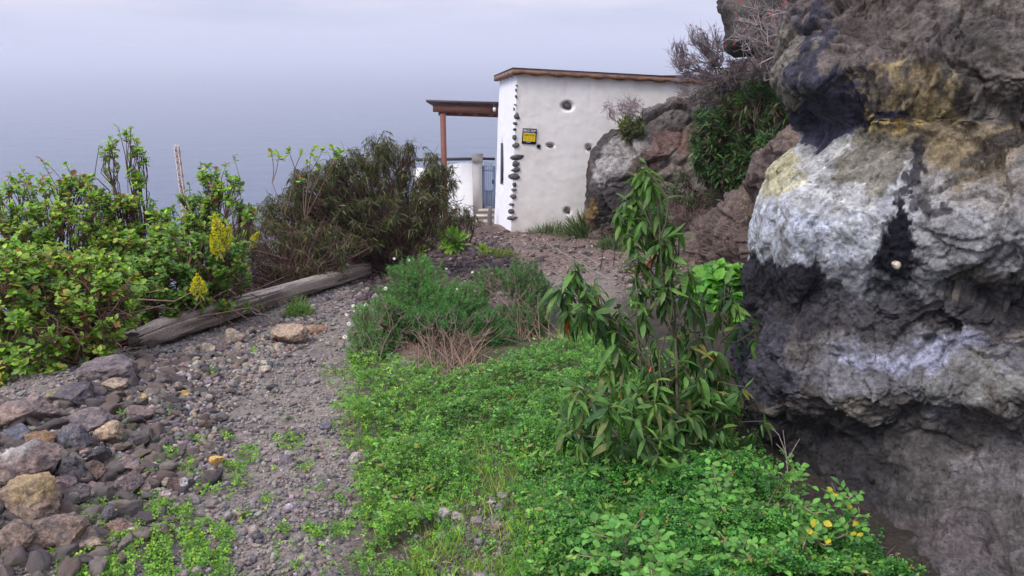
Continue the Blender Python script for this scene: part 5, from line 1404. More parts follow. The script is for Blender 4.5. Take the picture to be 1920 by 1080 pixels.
def bare_shrub(label, base, bl, ntips, seed, col=(0.20, 0.165, 0.17), r0=0.016, red=0, wob=0.10, k1=12, k2=9, tr=0.003):
    s = Plant("bare_shrub", base, label, "shrub", "leafless shrubs"); s.blobs(bl, ntips, seed, 0.4); s.grow(k1, k2, r0, seed, wob, tr, 3, col)
    r = np.random.default_rng(seed + 1)
    for i in range(len(s.tips)):
        for j in range(3):
            e = s.tips[i]; d = s.dirs[i] + 0.5 * r.normal(size=3); d /= np.linalg.norm(d); b0 = e - s.dirs[i] * r.uniform(0.02, 0.25)
            V, F = tube(np.array([b0, b0 + d * r.uniform(0.06, 0.2)]), (tr, tr * 0.6), 3); s.acc.add(V, F, np.array(col) * r.uniform(0.7, 1.5))
    s.finish()
    if red:
        k = r.choice(len(s.tips), red); pos = s.tips[k] + 0.05 * r.normal(size=(red, 3)); 
        V, F, C = scatter(*leaf_t(0.4, 2, 0.2, 0.1), pos, frames(rand_dirs(red, r) - (0, 0, 0.5), rand_dirs(red, r)), np.full(red, 0.06), pick_cols(red, [(0.30, 0.05, 0.03), (0.22, 0.07, 0.04)], (1, 1), 0.2, r)); part("withered_leaves", V, F, C, M_dry, s.root, kind='stuff')
    return s
bare_shrub("bare twiggy shrub fanning out against the sky above the roof end", hb(1370, 165, 12.3), [(1300, 105, 12.3, 42, 42, .4), (1340, 85, 12.2, 32, 40, .4), (1275, 110, 12.4, 22, 22, .3), (1350, 130, 12.2, 55, 30, .4), (1400, 120, 12.0, 45, 30, .4), (1290, 150, 12.4, 40, 16, .3), (1268, 95, 12.5, 20, 30, .3), (1305, 60, 12.3, 30, 25, .3)], 520, 111, red=50)
bare_shrub("tangle of pale bare twigs hanging over the dark overhanging rock", hb(1440, 130, 9.6), [(1420, 50, 9.35, 60, 50, .25), (1470, 40, 9.3, 50, 50, .25), (1450, 95, 9.5, 60, 35, .3), (1490, 20, 9.2, 35, 30, .2)], 230, 112, (0.30, 0.26, 0.25), 0.010, 110, 0.18, tr=0.0026)
bare_shrub("small leafless shrub silhouetted on the white wall over the pale boulder", hb(1185, 235, 13.15), [(1165, 195, 13.15, 26, 22, .3), (1190, 190, 13.15, 18, 18, .3), (1150, 205, 13.15, 14, 14, .2)], 120, 113, (0.26, 0.20, 0.20), 0.008, k1=6, k2=5, tr=0.0022)
bare_shrub("dry grey twigs sprawling along the crest of the hillside by the house wall", hb(1330, 190, 13.1), [(1290, 175, 13.2, 45, 14, .3), (1330, 165, 13.0, 35, 18, .3)], 170, 114, (0.20, 0.17, 0.16), 0.008)
bare_shrub("brown dead brushwood lying at the foot of the hillside bushes", hb(1330, 440, 11.0), [(1300, 400, 11.3, 50, 25, .3), (1340, 420, 10.8, 50, 18, .3), (1270, 420, 11.4, 40, 15, .3), (1370, 400, 10.9, 30, 20, .3)], 300, 115, (0.15, 0.10, 0.085), 0.009)

# ---- low tufts by the house
def tuft(label, px, py, w, h, seed, n, cols, wts, ll=0.14, kind_=None, name="grass_tuft"):
    c = G(px, py); m_ = float(depth(c)) / FPX; r = np.random.default_rng(seed)
    t = thing(name, c, label, "grass tuft", "low tufts")
    xy = r.normal(size=(n, 2)) * (w * m_ * 0.28, w * m_ * 0.22); pos = np.c_[c[0] + xy[:, 0], c[1] + xy[:, 1], g(c[0] + xy[:, 0], c[1] + xy[:, 1])]
    d = np.c_[xy / (w * m_ * 0.5) * 0.9, np.ones(n)] + 0.3 * r.normal(size=(n, 3)); R = frames(d, rand_dirs(n, r))
    L_ = h * m_ * r.uniform(0.4, 1.1, n) * np.exp(-(xy ** 2).sum(1) / (w * m_ * 0.45) ** 2)
    V, F, C = scatter(*blade_t(0.10, 3, 0.25), pos, R, np.maximum(L_, 0.02), pick_cols(n, cols, wts, 0.2, r)); part("foliage", V, F, C, M_leaf, t, kind='stuff')
    k = n * 3; i = r.integers(0, n, k); e = pos[i] + R[i][:, :, 1] * (L_[i] * r.uniform(0.3, 1, k))[:, None]
    V, F, C = scatter(*leaf_t(0.3, 2, 0.2, 0.1), e, frames(rand_dirs(k, r) + (0, 0, .4), rand_dirs(k, r)), np.full(k, 0.030), pick_cols(k, cols, wts, 0.2, r)); part("leaves", V, F, C, M_leaf, t, kind='stuff')
GT = [(0.08, 0.14, 0.05), (0.13, 0.19, 0.08), (0.05, 0.09, 0.04), (0.20, 0.22, 0.12)]
tuft("grey-green weeds growing along the foot of the white wall", 1036, 436, 105, 28, 1, 330, GT, (3, 3, 2, 1))
tuft("rounded grey-green tuft on the yard between wall and boulder", 1105, 444, 90, 58, 2, 700, GT, (3, 3, 3, 1))
tuft("brighter green tuft tucked at the foot of the pale boulder", 1158, 447, 72, 60, 3, 500, [(0.07, 0.20, 0.04), (0.11, 0.27, 0.05)], (1, 1))
tuft("small flat tuft on the bare yard beside the leaning sticks", 1146, 466, 60, 30, 4, 300, GT, (3, 3, 3, 1))
tuft("yellow-green low tuft on the earth slope near the flattened rosette", 935, 482, 70, 26, 5, 260, [(0.20, 0.26, 0.06), (0.13, 0.19, 0.05)], (1, 1))
tuft("thin green tuft growing over the middle of the log", 560, 592, 44, 44, 6, 170, [(0.12, 0.25, 0.05), (0.20, 0.30, 0.08)], (1, 1), name="grass_tuft")

# sticks in the yard and the pale cord
for (a_, b_, lb_) in (((1125, 505), (1131, 462), "thin brown stick standing in the yard, nearer the daisy bushes"), ((1150, 500), (1152, 468), "thin brown stick standing in the yard, nearer the cliff")):
    b0 = G(*a_); hh = (a_[1] - b_[1]) * float(depth(b0)) / FPX; mm_ = float(depth(b0)) / FPX
    st = thing("stick", b0, lb_, "stick"); acc = Acc(); V, F = tube(np.array([b0 - (0, 0, 0.03), b0 + ((b_[0] - a_[0]) * mm_, 0, hh)]), (0.008, 0.005), 5); acc.add(V, F, (0.08, 0.055, 0.045)); acc.part("stick_wood", M_bark, st)
def cord(pxs, label, r_=0.0035):
    pts = np.array([G(*q) for q in pxs]); pts = catmull(pts, 60); pts[:, 2] = g(pts[:, 0], pts[:, 1]) + r_ + 0.006
    V, F = tube(pts, r_, 5); b0 = pts[0]; o = link("cord", make_mesh("cord", V - b0, F, np.tile((0.38, 0.36, 0.36), (len(V), 1)), M_plain, True), None, b0); tag(o, label, "cord")
cord([(1012, 440), (1022, 452), (1050, 472), (1085, 492), (1120, 512), (1150, 530)], "long pale cord running diagonally across the bare yard")
cord([(1088, 478), (1110, 488), (1140, 505), (1160, 520)], "short pale cord beside the longer one on the yard")
cord([(957, 448), (959, 470), (962, 495), (970, 505)], "thin pale line lying straight down the earth towards the daisy bushes", 0.0025)

# ------------------------------------------------------------------ stones
GREY, PURP, TAN, DARK, PALE, RUST = (0.21, 0.19, 0.18), (0.215, 0.17, 0.16), (0.32, 0.255, 0.195), (0.09, 0.085, 0.09), (0.38, 0.33, 0.28), (0.24, 0.175, 0.14)
BL = [(48, 925, 118, 92, "largest ochre-topped boulder at the left foot of the rubble bank", (0.24, 0.19, 0.16), ((0.33, 0.24, 0.13), (0.1, -0.2, 0.9), 0.25), 1),
      (30, 868, 150, 72, "broad pinkish-brown boulder with a whitish crust, just above the ochre-topped one", (0.21, 0.165, 0.155), ((0.40, 0.37, 0.34), (-0.6, 0, 0.7), 0.6), 2),
      (128, 738, 100, 44, "dark angular slab with one yellow corner under the green shrub", (0.105, 0.10, 0.115), ((0.42, 0.36, 0.12), (-0.9, 0, 0.35), 0.75), 3),
      (185, 695, 120, 44, "long sloping purple-grey slab leading up to the end of the log", (0.165, 0.145, 0.155), None, 4),
      (203, 808, 62, 44, "rounded beige boulder sitting alone among darker stones", (0.40, 0.32, 0.24), None, 5),
      (135, 816, 70, 50, "blue-grey smooth rock next to the rounded beige boulder", (0.13, 0.13, 0.155), None, 6),
      (45, 768, 120, 50, "wide pinkish rough rock at the left edge below the shrub", (0.25, 0.20, 0.185), None, 7),
      (72, 822, 64, 34, "rust-orange stained rock on the rubble bank", (0.20, 0.13, 0.09), ((0.27, 0.16, 0.085), (0.3, 0, 0.6), 0.2), 8),
      (28, 812, 70, 30, "slate-blue low rock beside the rust-orange stained one", (0.10, 0.11, 0.145), None, 9),
      (120, 880, 74, 50, "black-blue rock wedged right of the whitish-crusted boulder", (0.085, 0.085, 0.10), None, 10),
      (112, 905, 56, 34, "purple rounded stone below the black-blue rock", (0.17, 0.13, 0.14), None, 11),
      (180, 850, 46, 40, "dark rounded stone in the middle of the rubble bank", (0.10, 0.095, 0.105), None, 12),
      (178, 880, 54, 46, "brown pitted stone under the dark rounded one", (0.15, 0.11, 0.10), None, 13),
      (140, 925, 58, 36, "striped dark grey stone near the ochre-topped boulder", (0.12, 0.11, 0.115), None, 14),
      (240, 868, 48, 28, "smooth mauve stone in the rubble", (0.21, 0.17, 0.175), None, 15),
      (235, 905, 60, 50, "cracked mauve-grey block among the small green sprouts", (0.20, 0.165, 0.17), None, 16),
      (268, 913, 30, 28, "round pinkish cobble beside the cracked mauve-grey block", (0.30, 0.24, 0.22), None, 17),
      (310, 925, 30, 26, "pale pink-grey cobble by the green sprouts", (0.36, 0.31, 0.32), None, 18),
      (330, 905, 44, 24, "dark red-brown stone with a pale chip", (0.13, 0.09, 0.085), ((0.5, 0.47, 0.44), (0.8, -0.3, 0.3), 0.7), 19),
      (200, 962, 34, 40, "upright slate-grey slab fragment", (0.14, 0.14, 0.16), None, 20),
      (215, 990, 72, 30, "flat reddish slab low on the rubble bank", (0.22, 0.155, 0.135), None, 21),
      (242, 992, 32, 20, "small whitish-pink stone lying on the flat reddish slab", (0.40, 0.35, 0.35), None, 22),
      (105, 992, 96, 70, "big brown earthy boulder under the ochre-topped one", (0.22, 0.17, 0.145), None, 23),
      (32, 1005, 90, 64, "brown crusty boulder in the bottom left corner", (0.22, 0.175, 0.15), None, 24),
      (150, 1018, 80, 26, "low tan stone half buried at the bottom", (0.28, 0.225, 0.18), None, 25),
      (403, 861, 34, 25, "bright yellow-ochre stone lying by itself on the path side", (0.60, 0.40, 0.14), None, 26),
      (345, 738, 20, 14, "tiny ochre stone in the gravel upslope of the yellow one", (0.42, 0.30, 0.12), None, 27),
      (268, 743, 18, 13, "small yellow pebble near the long slab", (0.46, 0.36, 0.16), None, 28),
      (232, 702, 34, 28, "light tan round stone on the shoulder of the long slab", (0.38, 0.32, 0.26), None, 29),
      (207, 718, 54, 32, "tan lumpy stone beside the long purple-grey slab", (0.33, 0.27, 0.22), None, 30),
      (255, 770, 60, 26, "purple-brown angular stone below the small yellow pebble", (0.19, 0.15, 0.15), None, 31),
      (160, 785, 90, 34, "pointed grey-mauve slab under the dark angular one", (0.18, 0.155, 0.165), None, 32),
      (540, 622, 74, 40, "light brown lumpy rock bedded in the path below the log", (0.34, 0.27, 0.21), None, 33),
      (590, 615, 44, 22, "orange-brown rock next to the light brown lumpy one", (0.33, 0.22, 0.15), None, 34),
      (440, 628, 42, 30, "grey-tan stone right under the middle of the log", (0.31, 0.26, 0.22), None, 35),
      (387, 652, 28, 22, "cream cobble just below the lower half of the log", (0.40, 0.34, 0.27), None, 36),
      (350, 656, 30, 18, "cream-brown stone closest to the broken log end", (0.38, 0.31, 0.25), None, 37),
      (830, 964, 36, 24, "pale grey stone, first of the pair in the grass", (0.34, 0.32, 0.31), None, 38),
      (860, 967, 30, 22, "pale grey stone, second of the pair in the grass", (0.36, 0.33, 0.31), None, 39),
      (610, 799, 26, 20, "dark blue-grey stone standing out in the fine gravel", (0.14, 0.14, 0.165), None, 40),
      (495, 692, 24, 14, "pale flat stone at the rim of the worn path", (0.42, 0.37, 0.32), None, 41),
      (508, 725, 28, 15, "black stone lying in the worn path", (0.08, 0.08, 0.09), None, 42),
      (412, 782, 34, 20, "dark grey stone between two small green sprouts", (0.12, 0.115, 0.125), None, 43),
      (668, 857, 40, 20, "light stone at the border of gravel and clover", (0.34, 0.31, 0.29), None, 44),
      (812, 1057, 22, 14, "pinkish white stone in the bright grass at the bottom", (0.50, 0.43, 0.38), None, 45),
      (590, 1053, 26, 10, "flat dark stone at the bottom of the path", (0.10, 0.10, 0.11), None, 46),
      (941, 928, 22, 14, "grey stone at the upper end of the pebble gap in the clover", (0.27, 0.26, 0.26), None, 47),
      (928, 985, 34, 18, "brown flat stone in the pebble gap in the clover", (0.26, 0.22, 0.19), None, 48)]
taken = []
for (px, py, w_, h_, lb_, col, patch, sd) in BL:
    big = w_ > 60
    boulder("boulder" if big else "stone", px, py, w_, h_, lb_, col, tuple(np.array(col) * 0.72), seed=sd, sub=4 if w_ > 40 else 3, patch=patch, facets=10, rough=0.22, sink=0.22 if not (w_ > 2.2 * h_) else 0.3, yaw=None, cat="boulder" if big else "stone")
    taken.append((px, py, w_ * 0.5, h_ * 0.5))

band = [(-60, 745), (90, 752), (250, 668), (330, 660), (470, 618), (560, 580), (690, 525), (700, 545), (640, 600), (590, 640), (510, 690), (440, 755), (430, 810), (400, 900), (330, 985), (160, 1100), (-60, 1100)]
# 24 shared stone meshes in six tints
palette = [("grey", GREY), ("mauve", PURP), ("tan", TAN), ("dark", DARK), ("pale", PALE), ("russet", RUST)]
stone_mesh = []
for i in range(24):
    nm, c0 = palette[i % 6]
    V, F = rock_shape(900 + i, 3, 13, 0.34, (1, 0.85, 0.68), 0.07); V = V / np.abs(V).max()
    n_ = fbm(V * 2.2 + i, 4, 0.6); c0 = lerp(np.array(c0), np.array((0.205, 0.168, 0.15)), 0.35)
    stone_mesh.append((nm, make_mesh("stone", V, F, np.clip(lerp(np.array(c0)[None] * (1 + 0.6 * n_)[:, None], np.array((0.22, 0.18, 0.15))[None], (0.65 * sstep(-0.05, 0.35, fbm(V * 3.5 + 50 + i, 4, 0.65)))[:, None]), .01, .9), M_stone, False)))
r = np.random.default_rng(77)
cx_, cy_ = r.uniform(-40, 720, 34000), r.uniform(520, 1085, 34000)
ok_ = inpoly(cx_, cy_, band); cx_, cy_ = cx_[ok_][:14000], cy_[ok_][:14000]
GP_ = G(cx_, cy_)
placed = []
for px, py, p_ in zip(cx_, cy_, GP_):
    m_ = float(depth(p_)) / FPX
    # bigger towards the bank edge, smaller at the path
    inner = float(sstep(0, 260, 430 + (640 - 430) * float(sstep(760, 600, py)) - px))
    rad = r.gamma(1.7, 0.0095) * (0.46 + 0.72 * inner) + 0.006; rad = min(rad, 0.062)
    placed.append((rad / m_, rad, px, py, p_))
placed.sort(key=lambda t: -t[0])
keep = []; K = np.zeros((0, 3))
for t_ in placed:
    pr, rad, px, py, p_ = t_
    bad = False
    for (bx, by, bw, bh) in taken:
        if ((px - bx) / bw) ** 2 + ((py - by) / bh) ** 2 < 0.75: bad = True; break
    if bad: continue
    if len(K):
        d = np.hypot(K[:, 0] - p_[0], K[:, 1] - p_[1])
        if (d < (K[:, 2] + rad) * 0.66).any(): continue
    K = np.vstack([K, [p_[0], p_[1], rad]]); keep.append(t_)
NI = 300
LM = [(48, 925, "largest ochre-topped boulder"), (30, 868, "whitish-crusted boulder"), (128, 738, "dark yellow-cornered slab"), (185, 695, "long sloping slab"), (203, 808, "rounded beige boulder"), (135, 816, "blue-grey smooth rock"), (45, 768, "wide pinkish rock"),
      (72, 822, "rust-orange stained rock"), (180, 850, "dark rounded stone"), (240, 868, "smooth mauve stone"), (235, 905, "cracked mauve-grey block"), (310, 925, "pale pink-grey cobble"), (215, 990, "flat reddish slab"), (105, 992, "big brown earthy boulder"),
      (403, 861, "yellow-ochre stone"), (345, 738, "tiny ochre stone"), (255, 770, "purple-brown angular stone"), (540, 622, "light brown lumpy rock"), (440, 628, "grey-tan stone under the log"), (387, 652, "cream cobble by the log"), (495, 692, "pale flat stone"), (508, 725, "black stone in the path"), (412, 782, "dark grey stone among sprouts"), (640, 560, "upper end of the log"), (300, 690, "broken end of the log")]
seen_l = {}
for j, (pr, rad, px, py, p_) in enumerate(keep[:NI]):
    q = r.integers(24); nm, me = stone_mesh[q]
    o = bpy.data.objects.new("stone", me); COL.objects.link(o)
    o.location = (p_[0], p_[1], p_[2] + rad * 0.12); o.scale = (rad * r.uniform(.9, 1.35), rad * r.uniform(.8, 1.1), rad * r.uniform(.7, 1.1)); o.rotation_euler = (r.normal() * .35, r.normal() * .35, r.uniform(0, 6.28))
    lx, ly, ln_ = min(LM, key=lambda t: math.hypot(t[0] - px, 1.4 * (t[1] - py)))
    dx, dy = px - lx, 1.4 * (py - ly)
    side_ = ("pathwards of" if dx > 0 else "seawards of") if abs(dx) > abs(dy) else ("downhill of" if dy < 0 else "uphill of")
    side_ = side_.replace("downhill of", "farther along than").replace("uphill of", "nearer than")
    dd_ = math.hypot(dx, dy); far_ = "close by, " if dd_ < 32 else ""
    sz_ = "fist-sized" if rad > 0.045 else ("mid-sized" if rad > 0.034 else "small"); shp = ("blunt", "angular", "flattened", "lumpy")[q % 4]
    lab_ = f"{sz_} {shp} {nm} stone {far_}{side_} the {ln_}"
    if lab_ in seen_l:
        near_ = sorted(LM, key=lambda t: math.hypot(t[0] - px, 1.4 * (t[1] - py)))
        for q2 in (1, 2, 3):
            l2 = f"{sz_} {shp} {nm} stone between the {ln_} and the {near_[q2][2]}"
            if l2 not in seen_l and len(l2.split()) <= 16: lab_ = l2; break
    seen_l[lab_] = 1
    tag(o, lab_, "stone", "loose rubble stones along the path")
# the smaller rubble as one mass
def stone_mass(name, P3, rads, cols, sub, label, mat=M_stone, sink=0.25, seed=5, flat=0.7):
    r = np.random.default_rng(seed); acc = Acc(); n = len(P3); nv = 7
    grp = r.integers(0, nv, n)
    for q in range(nv):
        V, F = rock_shape(1200 + q + seed * 10, sub, 12, 0.34, (1, 0.85, flat)); V = V / np.abs(V).max(); I = np.where(grp == q)[0]
        if len(I) == 0: continue
        d = np.c_[np.cos(a := r.uniform(0, 6.28, len(I))), np.sin(a), 0.35 * r.normal(size=len(I))]
        R = frames(d, np.tile([0, 0, 1.0], (len(I), 1)) + 0.3 * r.normal(size=(len(I), 3)))
        sc = rads[I][:, None] * r.uniform(0.75, 1.25, (len(I), 3))
        V, F, C = scatter(V, F, P3[I] + np.array([0, 0, 1]) * (rads[I] * sink)[:, None], R, sc, cols[I]); acc.add(V, F, C)
    V, F, C = acc.get(); o = link(name, make_mesh(name, V, F, C, mat, False)); tag(o, label, None, None, 'stuff'); return o
rest = keep[NI:]
PAL = [GREY, PURP, TAN, DARK, PALE, RUST]
if rest:
    stone_mass("small_rubble", np.array([t_[4] for t_ in rest]), np.array([t_[1] for t_ in rest]), pick_cols(len(rest), PAL, (4, 4, 4, 2, 1.5, 1.2), 0.12, r), 2, "small loose rubble between the larger stones")

# gravel: size falls off with distance, density by place
def ground_scatter(n, xr, yr, fn, seed):
    r = np.random.default_rng(seed); x = r.uniform(*xr, n); 
    # even density in the picture rather than on the ground
    u = r.random(n); y = 1 / (1 / yr[0] + u * (1 / yr[1] - 1 / yr[0]))
    z = g(x, y); p_ = np.c_[x, y, z]; px, py = proj(p_); w = fn(px, py, p_)
    k = r.random(n) < w
    return p_[k], px[k], py[k]
PATHB = ([480, 520, 560, 600, 640, 690, 760, 850, 950, 1080, 1200], [720, 700, 690, 640, 640, 630, 640, 660, 670, 640, 620])    # right border of the gravel
def f_gravel(px, py, p_):
    rb = np.interp(py, *PATHB); w = sstep(rb + 30, rb - 25, px + 18 * fbm2(px, py, 0.02, 3)) * (p_[:, 0] > edge_x(p_[:, 1]) - 0.1)
    gap = inpoly(px, py, [(745, 940), (800, 930), (870, 950), (950, 915), (985, 940), (1010, 1040), (1030, 1090), (700, 1090), (760, 1030)])
    w = np.maximum(w, gap * 0.75)
    w = np.maximum(w, (py < 560) * (py > 425) * (px > 860) * (px < 1300) * 0.45)
    w = np.maximum(w, (py > 540) * (px > 640) * (px < 760) * (py < 640) * 0.6)
    return w * (px > -60) * (px < 1960) * (py < 1110) * (py > 424) 
pg, px, py = ground_scatter(150000, (-4.2, 3.2), (1.7, 14.0), f_gravel, 21)
r = np.random.default_rng(8)
gr = np.clip(r.gamma(1.5, 0.0030, len(pg)) + 0.0026, 0.003, 0.030) * (0.85 + 0.06 * pg[:, 1])
pg, gr = pg[:46000], gr[:46000]
smallm = gr < 0.016
GP = [(0.27, 0.238, 0.215), (0.21, 0.182, 0.168), (0.31, 0.27, 0.235), (0.14, 0.13, 0.14), (0.38, 0.34, 0.32), (0.22, 0.165, 0.14)]
gc = pick_cols(len(pg), GP, (5, 4, 4, 2.4, 1.3, 0.8), 0.13, r)
stone_mass("gravel", pg[smallm], gr[smallm], gc[smallm], 1, "fine purplish grey gravel covering the worn path", seed=6)
stone_mass("coarse_gravel", pg[~smallm], gr[~smallm], gc[~smallm], 2, "coarser pebbles strewn over the path", seed=7)

# dark clods and stones of the bank below the pergola and of the yard
def f_bank(px, py, p_):
    w = inpoly(px, py, [(650, 480), (860, 420), (940, 428), (975, 500), (930, 570), (680, 570)]) * 1.0
    w = np.maximum(w, inpoly(px, py, [(940, 428), (1400, 428), (1400, 520), (975, 520)]) * 0.14)
    return np.maximum(w, inpoly(px, py, [(1160, 470), (1400, 440), (1420, 560), (1180, 560)]) * 0.5)
pb, px, py = ground_scatter(60000, (-2.6, 4.0), (6.0, 14.0), f_bank, 61); pb = pb[:2600]; r = np.random.default_rng(62)
stone_mass("clods", pb, np.clip(r.gamma(2.0, 0.013, len(pb)) + 0.008, 0.008, 0.075), pick_cols(len(pb), [(0.10, 0.075, 0.07), (0.16, 0.115, 0.10), (0.075, 0.06, 0.06), (0.26, 0.22, 0.20)], (4, 3, 3, 0.8), 0.15, r), 2, "dark clods and small stones on the earth bank below the house", seed=8, sink=0.1)

# ------------------------------------------------------------------ clover and grass
clover_poly = [(640, 700), (700, 685), (790, 705), (900, 705), (960, 680), (1040, 645), (1100, 640), (1180, 660), (1300, 700), (1380, 760), (1395, 860), (1440, 920), (1520, 985), (1620, 1035), (1720, 1100), (990, 1100), (1000, 1010), (950, 940), (960, 880), (900, 800), (860, 870), (860, 930), (800, 1010), (700, 1040), (690, 960), (680, 880), (650, 800), (660, 750)]
left_poly1 = [(240, 1010), (280, 985), (400, 990), (430, 1010), (420, 1060), (440, 1100), (100, 1100), (150, 1050)]
sprouts = [(320, 855, 14), (372, 832, 14), (430, 822, 12), (465, 855, 24), (445, 882, 22), (355, 880, 22), (290, 862, 12), (160, 960, 24), (190, 955, 14), (385, 920, 18), (290, 935, 14), (260, 925, 12), (300, 960, 26), (225, 1000, 20), (450, 905, 20), (545, 832, 24), (530, 1000, 16), (590, 1000, 22), (570, 880, 14), (640, 940, 12), (230, 775, 14), (345, 965, 20), (640, 1000, 22), (420, 1000, 14), (500, 940, 14), (460, 970, 14), (600, 920, 14), (110, 1040, 18), (680, 1060, 26), (740, 1075, 30), (560, 1070, 18), (30, 1060, 12), (640, 760, 16), (520, 780, 8), (400, 700, 10), (480, 660, 8)]
def cushion(x, y):
    return np.clip(0.055 + 0.17 * fbm2(x, y, 2.8, 3, 44.0) + 0.07 * fbm2(x, y, 8, 2, 48.0), 0.0, 0.24)
def f_clover(px, py, p_):
    wx = px + 75 * fbm2(px, py, 0.012, 4, 1.0); wy = py + 50 * fbm2(px, py, 0.012, 4, 8.0)
    jr = np.random.default_rng(5); wx = wx + 16 * jr.normal(size=px.shape); wy = wy + 12 * jr.normal(size=px.shape)
    w = inpoly(wx, wy, clover_poly) * 1.0
    w = w * (0.35 + 0.65 * sstep(-0.36, -0.10, fbm2(p_[:, 0], p_[:, 1], 3.6, 4, 77.0) + 0.25 * sstep(900, 1050, px)))
    w = np.maximum(w, inpoly(wx, wy, left_poly1) * 0.75 * sstep(-0.2, 0.1, fbm2(px, py, 0.025, 3, 3.0)))
    w = np.maximum(w, inpoly(wx, wy, [(860, 800), (960, 880), (950, 940), (1000, 1010), (990, 1100), (700, 1100), (800, 1010), (860, 930)]) * 0.28 * sstep(-0.1, 0.25, fbm2(px, py, 0.02, 3, 5.0)))
    for (cx, cy, rr) in sprouts: w = np.maximum(w, 0.5 * sstep(1.5, 0.1, np.hypot(px - cx, (py - cy) * 1.3) / rr + 0.5 * fbm2(px, py, 0.05, 2, 31.0)))
    w = np.maximum(w, 0.035 * (px > 120) * (py > 760) * (px < 760) * sstep(0.0, 0.3, fbm2(px, py, 0.02, 3, 35.0)))
    return w * (px > -30) * (px < 1950) * (py < 1120)
pc_, px, py = ground_scatter(270000, (-2.6, 2.6), (1.7, 7.5), f_clover, 31)
r = np.random.default_rng(12); n = min(len(pc_), 88000); pc_, px, py = pc_[:n], px[:n], py[:n]
inmain = inpoly(px, py, clover_poly) & (fbm2(px, py, 0.02, 2, 60.0) > -0.6)
hgt = np.where(inmain, cushion(pc_[:, 0], pc_[:, 1]), 0.02) * r.uniform(0.55, 1.1, n) + 0.008
# trifoliate template: three notched leaflets
def clover_t():
    V, F = [], []
    for k in range(3):
        a = k * 2 * math.pi / 3; c_, s_ = math.cos(a), math.sin(a)
        pts = [(0, 0, 0), (-.36, .66, .05), (0, .88, -.05), (.36, .66, .05)]
        b = len(V)
        for (x, y, z) in pts: V.append((x * c_ - y * s_, x * s_ + y * c_, z))
        F += [(b, b + 2, b + 1), (b, b + 3, b + 2)]
    return np.array(V), np.array(F)
pos = pc_ + np.c_[np.zeros(n), np.zeros(n), hgt]
nrm = np.c_[0.55 * r.normal(size=n), 0.55 * r.normal(size=n) - 0.15, np.ones(n)]
dd = rand_dirs(n, r); R = frames(np.cross(nrm, dd), nrm)
top_ = hgt / (cushion(pc_[:, 0], pc_[:, 1]) + 0.01)
col = pick_cols(n, [(0.08, 0.23, 0.03), (0.12, 0.33, 0.04), (0.19, 0.42, 0.05), (0.045, 0.14, 0.025)], (4, 4, 2, 3), 0.2, r)
patchy = fbm2(pc_[:, 0], pc_[:, 1], 1.6, 3, 12.0)
lime_left = sstep(900, 700, px) * 0.55 + (px < 600) * 0.2
col = lerp(col, col * np.array([1.7, 1.22, 0.9]), np.clip(lime_left + 0.35 * patchy, 0, 1)[:, None])
bluish = sstep(1000, 1100, px) * sstep(700, 820, py); col = lerp(col, col * np.array([0.62, 0.88, 1.15]), (bluish * 0.7)[:, None])
old = r.random(n) < 0.012; col[old] = (0.42, 0.30, 0.05)
size = r.uniform(0.008, 0.0165, n) * (1 + 0.05 * pc_[:, 1])
T_, F_ = clover_t()
V, F, C = scatter(T_, F_, pos, R, size, np.clip(col * 0.95, 0.004, 0.9))
clover = link("clover", make_mesh("clover", V, F, C, M_leaf)); tag(clover, "cushions of bright green clover spreading between the gravel path and the cliff", None, None, 'stuff')
# stalks under the clover
k = r.choice(n, 9000); b0 = pc_[k]; e0 = pos[k]; d = e0 - b0; ln = np.linalg.norm(d, axis=1)
V, F, C = scatter(*blade_t(0.06, 2, 0.0), b0, frames(d + 1e-4, rand_dirs(len(k), r)), ln, np.tile((0.10, 0.20, 0.05), (len(k), 1)))
o = link("clover_stalks", make_mesh("clover_stalks", V, F, C, M_leaf)); tag(o, "thin stalks under the clover leaves", None, None, 'stuff')

k = r.choice(np.where(inmain)[0], 5200); r2 = np.random.default_rng(19); cl_c = r2.choice(k, 420); pw = []
for c_ in cl_c: pw.append(pos[c_] + r2.normal(size=(16, 3)) * (0.035, 0.035, 0.012))
pw = np.concatenate(pw); pw[:, 2] = np.maximum(pw[:, 2], g(pw[:, 0], pw[:, 1]) + 0.02)
V, F, C = scatter(*leaf_t(0.42, 3, 0.25, 0.15), pw, frames(rand_dirs(len(pw), r2) * (1, 1, .4) + (0, 0, .35), rand_dirs(len(pw), r2) * .5 + (0, 0, 1)), r2.uniform(0.018, 0.045, len(pw)), pick_cols(len(pw), [(0.14, 0.32, 0.06), (0.22, 0.40, 0.07), (0.08, 0.20, 0.04), (0.32, 0.26, 0.10)], (4, 3, 3, .6), 0.2, r2))
o = link("weeds", make_mesh("weeds", V, F, C, M_leaf)); tag(o, "small pointed weeds mixed into the clover", None, None, 'stuff')
grass_poly = [(860, 790), (930, 800), (980, 870), (960, 950), (1000, 1010), (1020, 1100), (720, 1100), (790, 1020), (850, 930), (845, 860)]
def f_grass(px, py, p_):
    wx = px + 30 * fbm2(px, py, 0.02, 3, 1.0)
    w = inpoly(wx, py, grass_poly) * (0.25 + 0.75 * sstep(-0.1, 0.3, fbm2(px, py, 0.018, 3, 15.0)))
    w = np.maximum(w, inpoly(px, py, clover_poly) * 0.09)
    for (cx, cy, rr) in ((930, 760, 60), (830, 1030, 45), (755, 790, 30), (1130, 960, 30), (700, 830, 40), (690, 920, 30), (880, 840, 50), (1020, 750, 40)): w = np.maximum(w, 0.7 * sstep(1.2, 0.3, np.hypot(px - cx, (py - cy) * 1.4) / rr))
    return w
